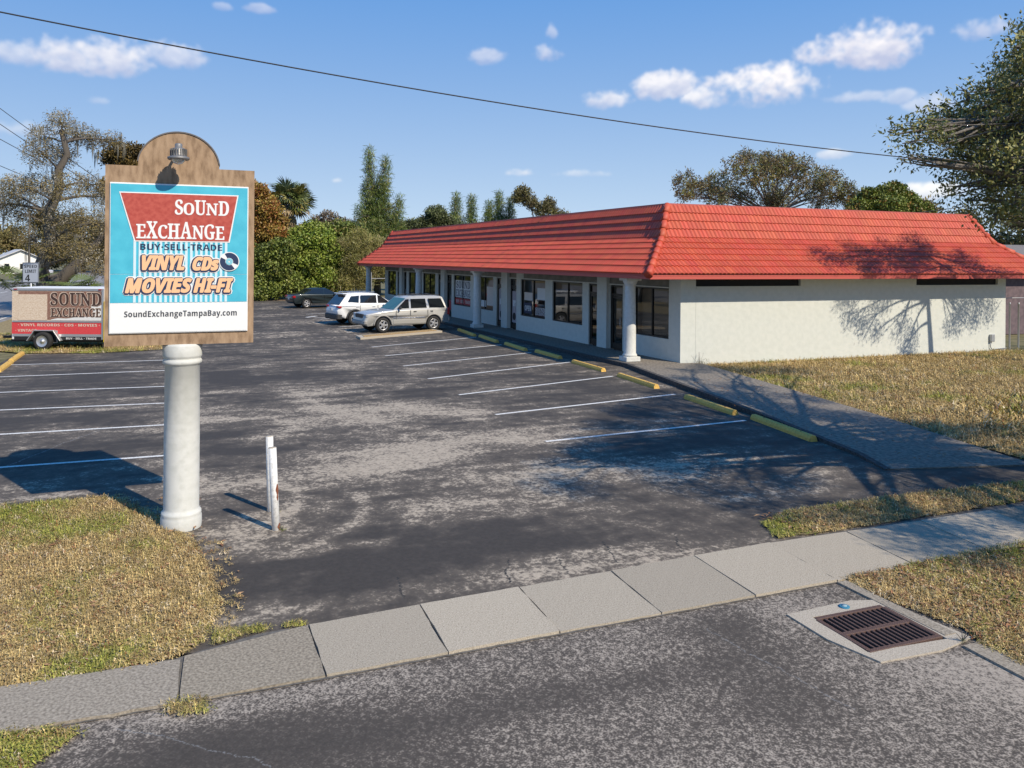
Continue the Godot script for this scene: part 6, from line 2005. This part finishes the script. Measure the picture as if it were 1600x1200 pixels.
	for q in fars:
		rng.seed = hash(q[4])
		var cl := []
		for i in 26:
			var d := rdir()
			cl.append([q[0] + d.x * q[3], q[2] * 0.55 + d.y * q[2] * 0.38, q[1] + d.z * q[3], q[3] * rng.randf_range(0.28, 0.42)])
		tree("distant_tree", q[4], "tree", [Vector3(q[0], 0, q[1]), Vector3(q[0], q[2] * 0.3, q[1]), Vector3(q[0], q[2] * 0.6, q[1])], q[3] * 0.08, cl,
			{"leaf": leafs.far, "leafmat": M.dull_leaf, "size": q[3] * 0.13, "per": 10, "power": 1.5, "a": Color(0.11, 0.10, 0.035), "b": Color(0.2, 0.165, 0.06), "c": Color(0.17, 0.12, 0.05), "share": 0.15, "twigs": 3}, fg)
	palm()
	palmetto(Vector3(-6.5, 0.9, -50), 1.3, "yellow green palmetto showing just above the trailer roof", 71)
	palmetto(Vector3(-9.6, 1.2, -52), 1.2, "dark palmetto clump at the old oak's foot by the speed sign", 72)
	# small weeds
	var weed := func(called, at, s, n, c1, c2, label):
		var T := thing(called, label, "weed", at)
		rng.seed = hash(label)
		var w := []
		var t := []
		for i in n:
			var d := rdir()
			w.append(Transform3D(Basis(rdir(), rng.randf() * TAU).scaled(Vector3.ONE * s * 0.35), Vector3(d.x, absf(d.y) * 1.2, d.z) * s * rng.randf()))
			t.append((c1 as Color).lerp(c2, rng.randf()))
		var st := MB.new()
		for i in 5:
			var d := rdir()
			st.tube([Vector3.ZERO, Vector3(d.x, 1.2 + d.y * 0.3, d.z) * s], [0.006, 0.003], 4)
		part("stem", st, M.bark, T)
		foliage("leaves", leafs.near, M.leaf, w, t, T)
	weed.call("weed", Vector3(15.6, 0.05, -22.9), 0.3, 16, Color(0.2, 0.18, 0.1), Color(0.12, 0.1, 0.05), "dry brown weed against the white wall near its corner")
	weed.call("weed", Vector3(0.99, 0.0, -10.9), 0.055, 24, Color(0.16, 0.2, 0.03), Color(0.28, 0.3, 0.05), "bright green weed at the foot of the nearer bollard")
	weed.call("weed", Vector3(1.0, 0.0, -11.7), 0.05, 20, Color(0.10, 0.14, 0.03), Color(0.2, 0.24, 0.05), "green weed at the foot of the farther bollard")
	weed.call("weed", Vector3(6.72, 0.02, -5.52), 0.06, 16, Color(0.10, 0.12, 0.05), Color(0.2, 0.2, 0.1), "small weed at the near right corner of the drain collar")


func _ready() -> void:
	setup()
	materials()
	ground()
	shop()
	neighbours()
	big_sign()
	bollard(Vector3(0.91, 0, -10.95), Vector3(0.855, 1.08, -10.97), 0.052, "nearer white pipe bollard with a rusty gash", true)
	bollard(Vector3(0.905, 0, -11.78), Vector3(0.88, 1.06, -11.78), 0.05, "farther white pipe bollard, taller in the picture, without rust", false)
	var rg := "yellow wheel stops along the shop walk"
	var words := ["nearest the drain and widest in view", "second from the drain, half in tree shade", "third from the drain, beside the near column", "fourth from the drain, just off the near column", "fifth from the drain, first in the eave's shade", "sixth from the drain, shaded, near two white lines", "seventh from the drain, shaded, near the second column", "eighth from the drain, beside the silver car's tail"]
	var stops := [[11.66, -14.96, 11.36, -12.72], [11.72, -17.75, 11.55, -15.5], [11.93, -21.75, 11.82, -19.4], [11.97, -25.1, 11.96, -22.85], [11.97, -28.4, 11.99, -26.25], [11.8, -31.3, 11.72, -28.9], [11.82, -34.7, 11.7, -32.1], [11.85, -38.1, 11.65, -35.0]]
	for i in stops.size():
		var q: Array = stops[i]
		wheel_stop(Vector2(q[0], q[1]), Vector2(q[2], q[3]), "yellow concrete wheel stop, " + words[i], rg)
	wheel_stop(Vector2(-5.85, -28.4), Vector2(-5.95, -30.6), "yellow wheel stop at the left edge of the lot, nearer one", "yellow wheel stops at the left stalls")
	wheel_stop(Vector2(-6.0, -30.9), Vector2(-6.1, -33.2), "yellow wheel stop left of the trailer's grass, farther one", "yellow wheel stops at the left stalls")
	drain()
	fence()
	cars()
	trailer()
	speed_sign()
	wire("utility_cable", Vector3(-26.7, 14.23, -30), Vector3(43.3, 8.65, -30), 1.43, 0.027, "thick black cable sagging across the whole sky")
	wire("street_wire", Vector3(-20.4, 19.5, -61.5), Vector3(-6.3, 8.4, -56.0), 0.15, 0.022, "topmost of the thin wires at upper left by the oak", "thin wires at left")
	wire("street_wire", Vector3(-20.0, 17.7, -61.3), Vector3(-6.6, 8.0, -56.1), 0.15, 0.022, "second of the thin wires left of the oak", "thin wires at left")
	wire("street_wire", Vector3(-19.4, 15.3, -61.0), Vector3(-7.1, 8.1, -56.3), 0.15, 0.022, "third of the thin wires left of the oak", "thin wires at left")
	wire("street_wire", Vector3(-16.0, 11.0, -59.7), Vector3(-9.3, 8.0, -57.2), 0.05, 0.02, "lowest of the thin wires, at the oak's left boughs", "thin wires at left")
	wire("rear_wire", Vector3(35.0, 6.03, -34.6), Vector3(46, 7.7, -30.7), 0.05, 0.02, "short wire behind the roof below the live oak's boughs", "")
	trees()
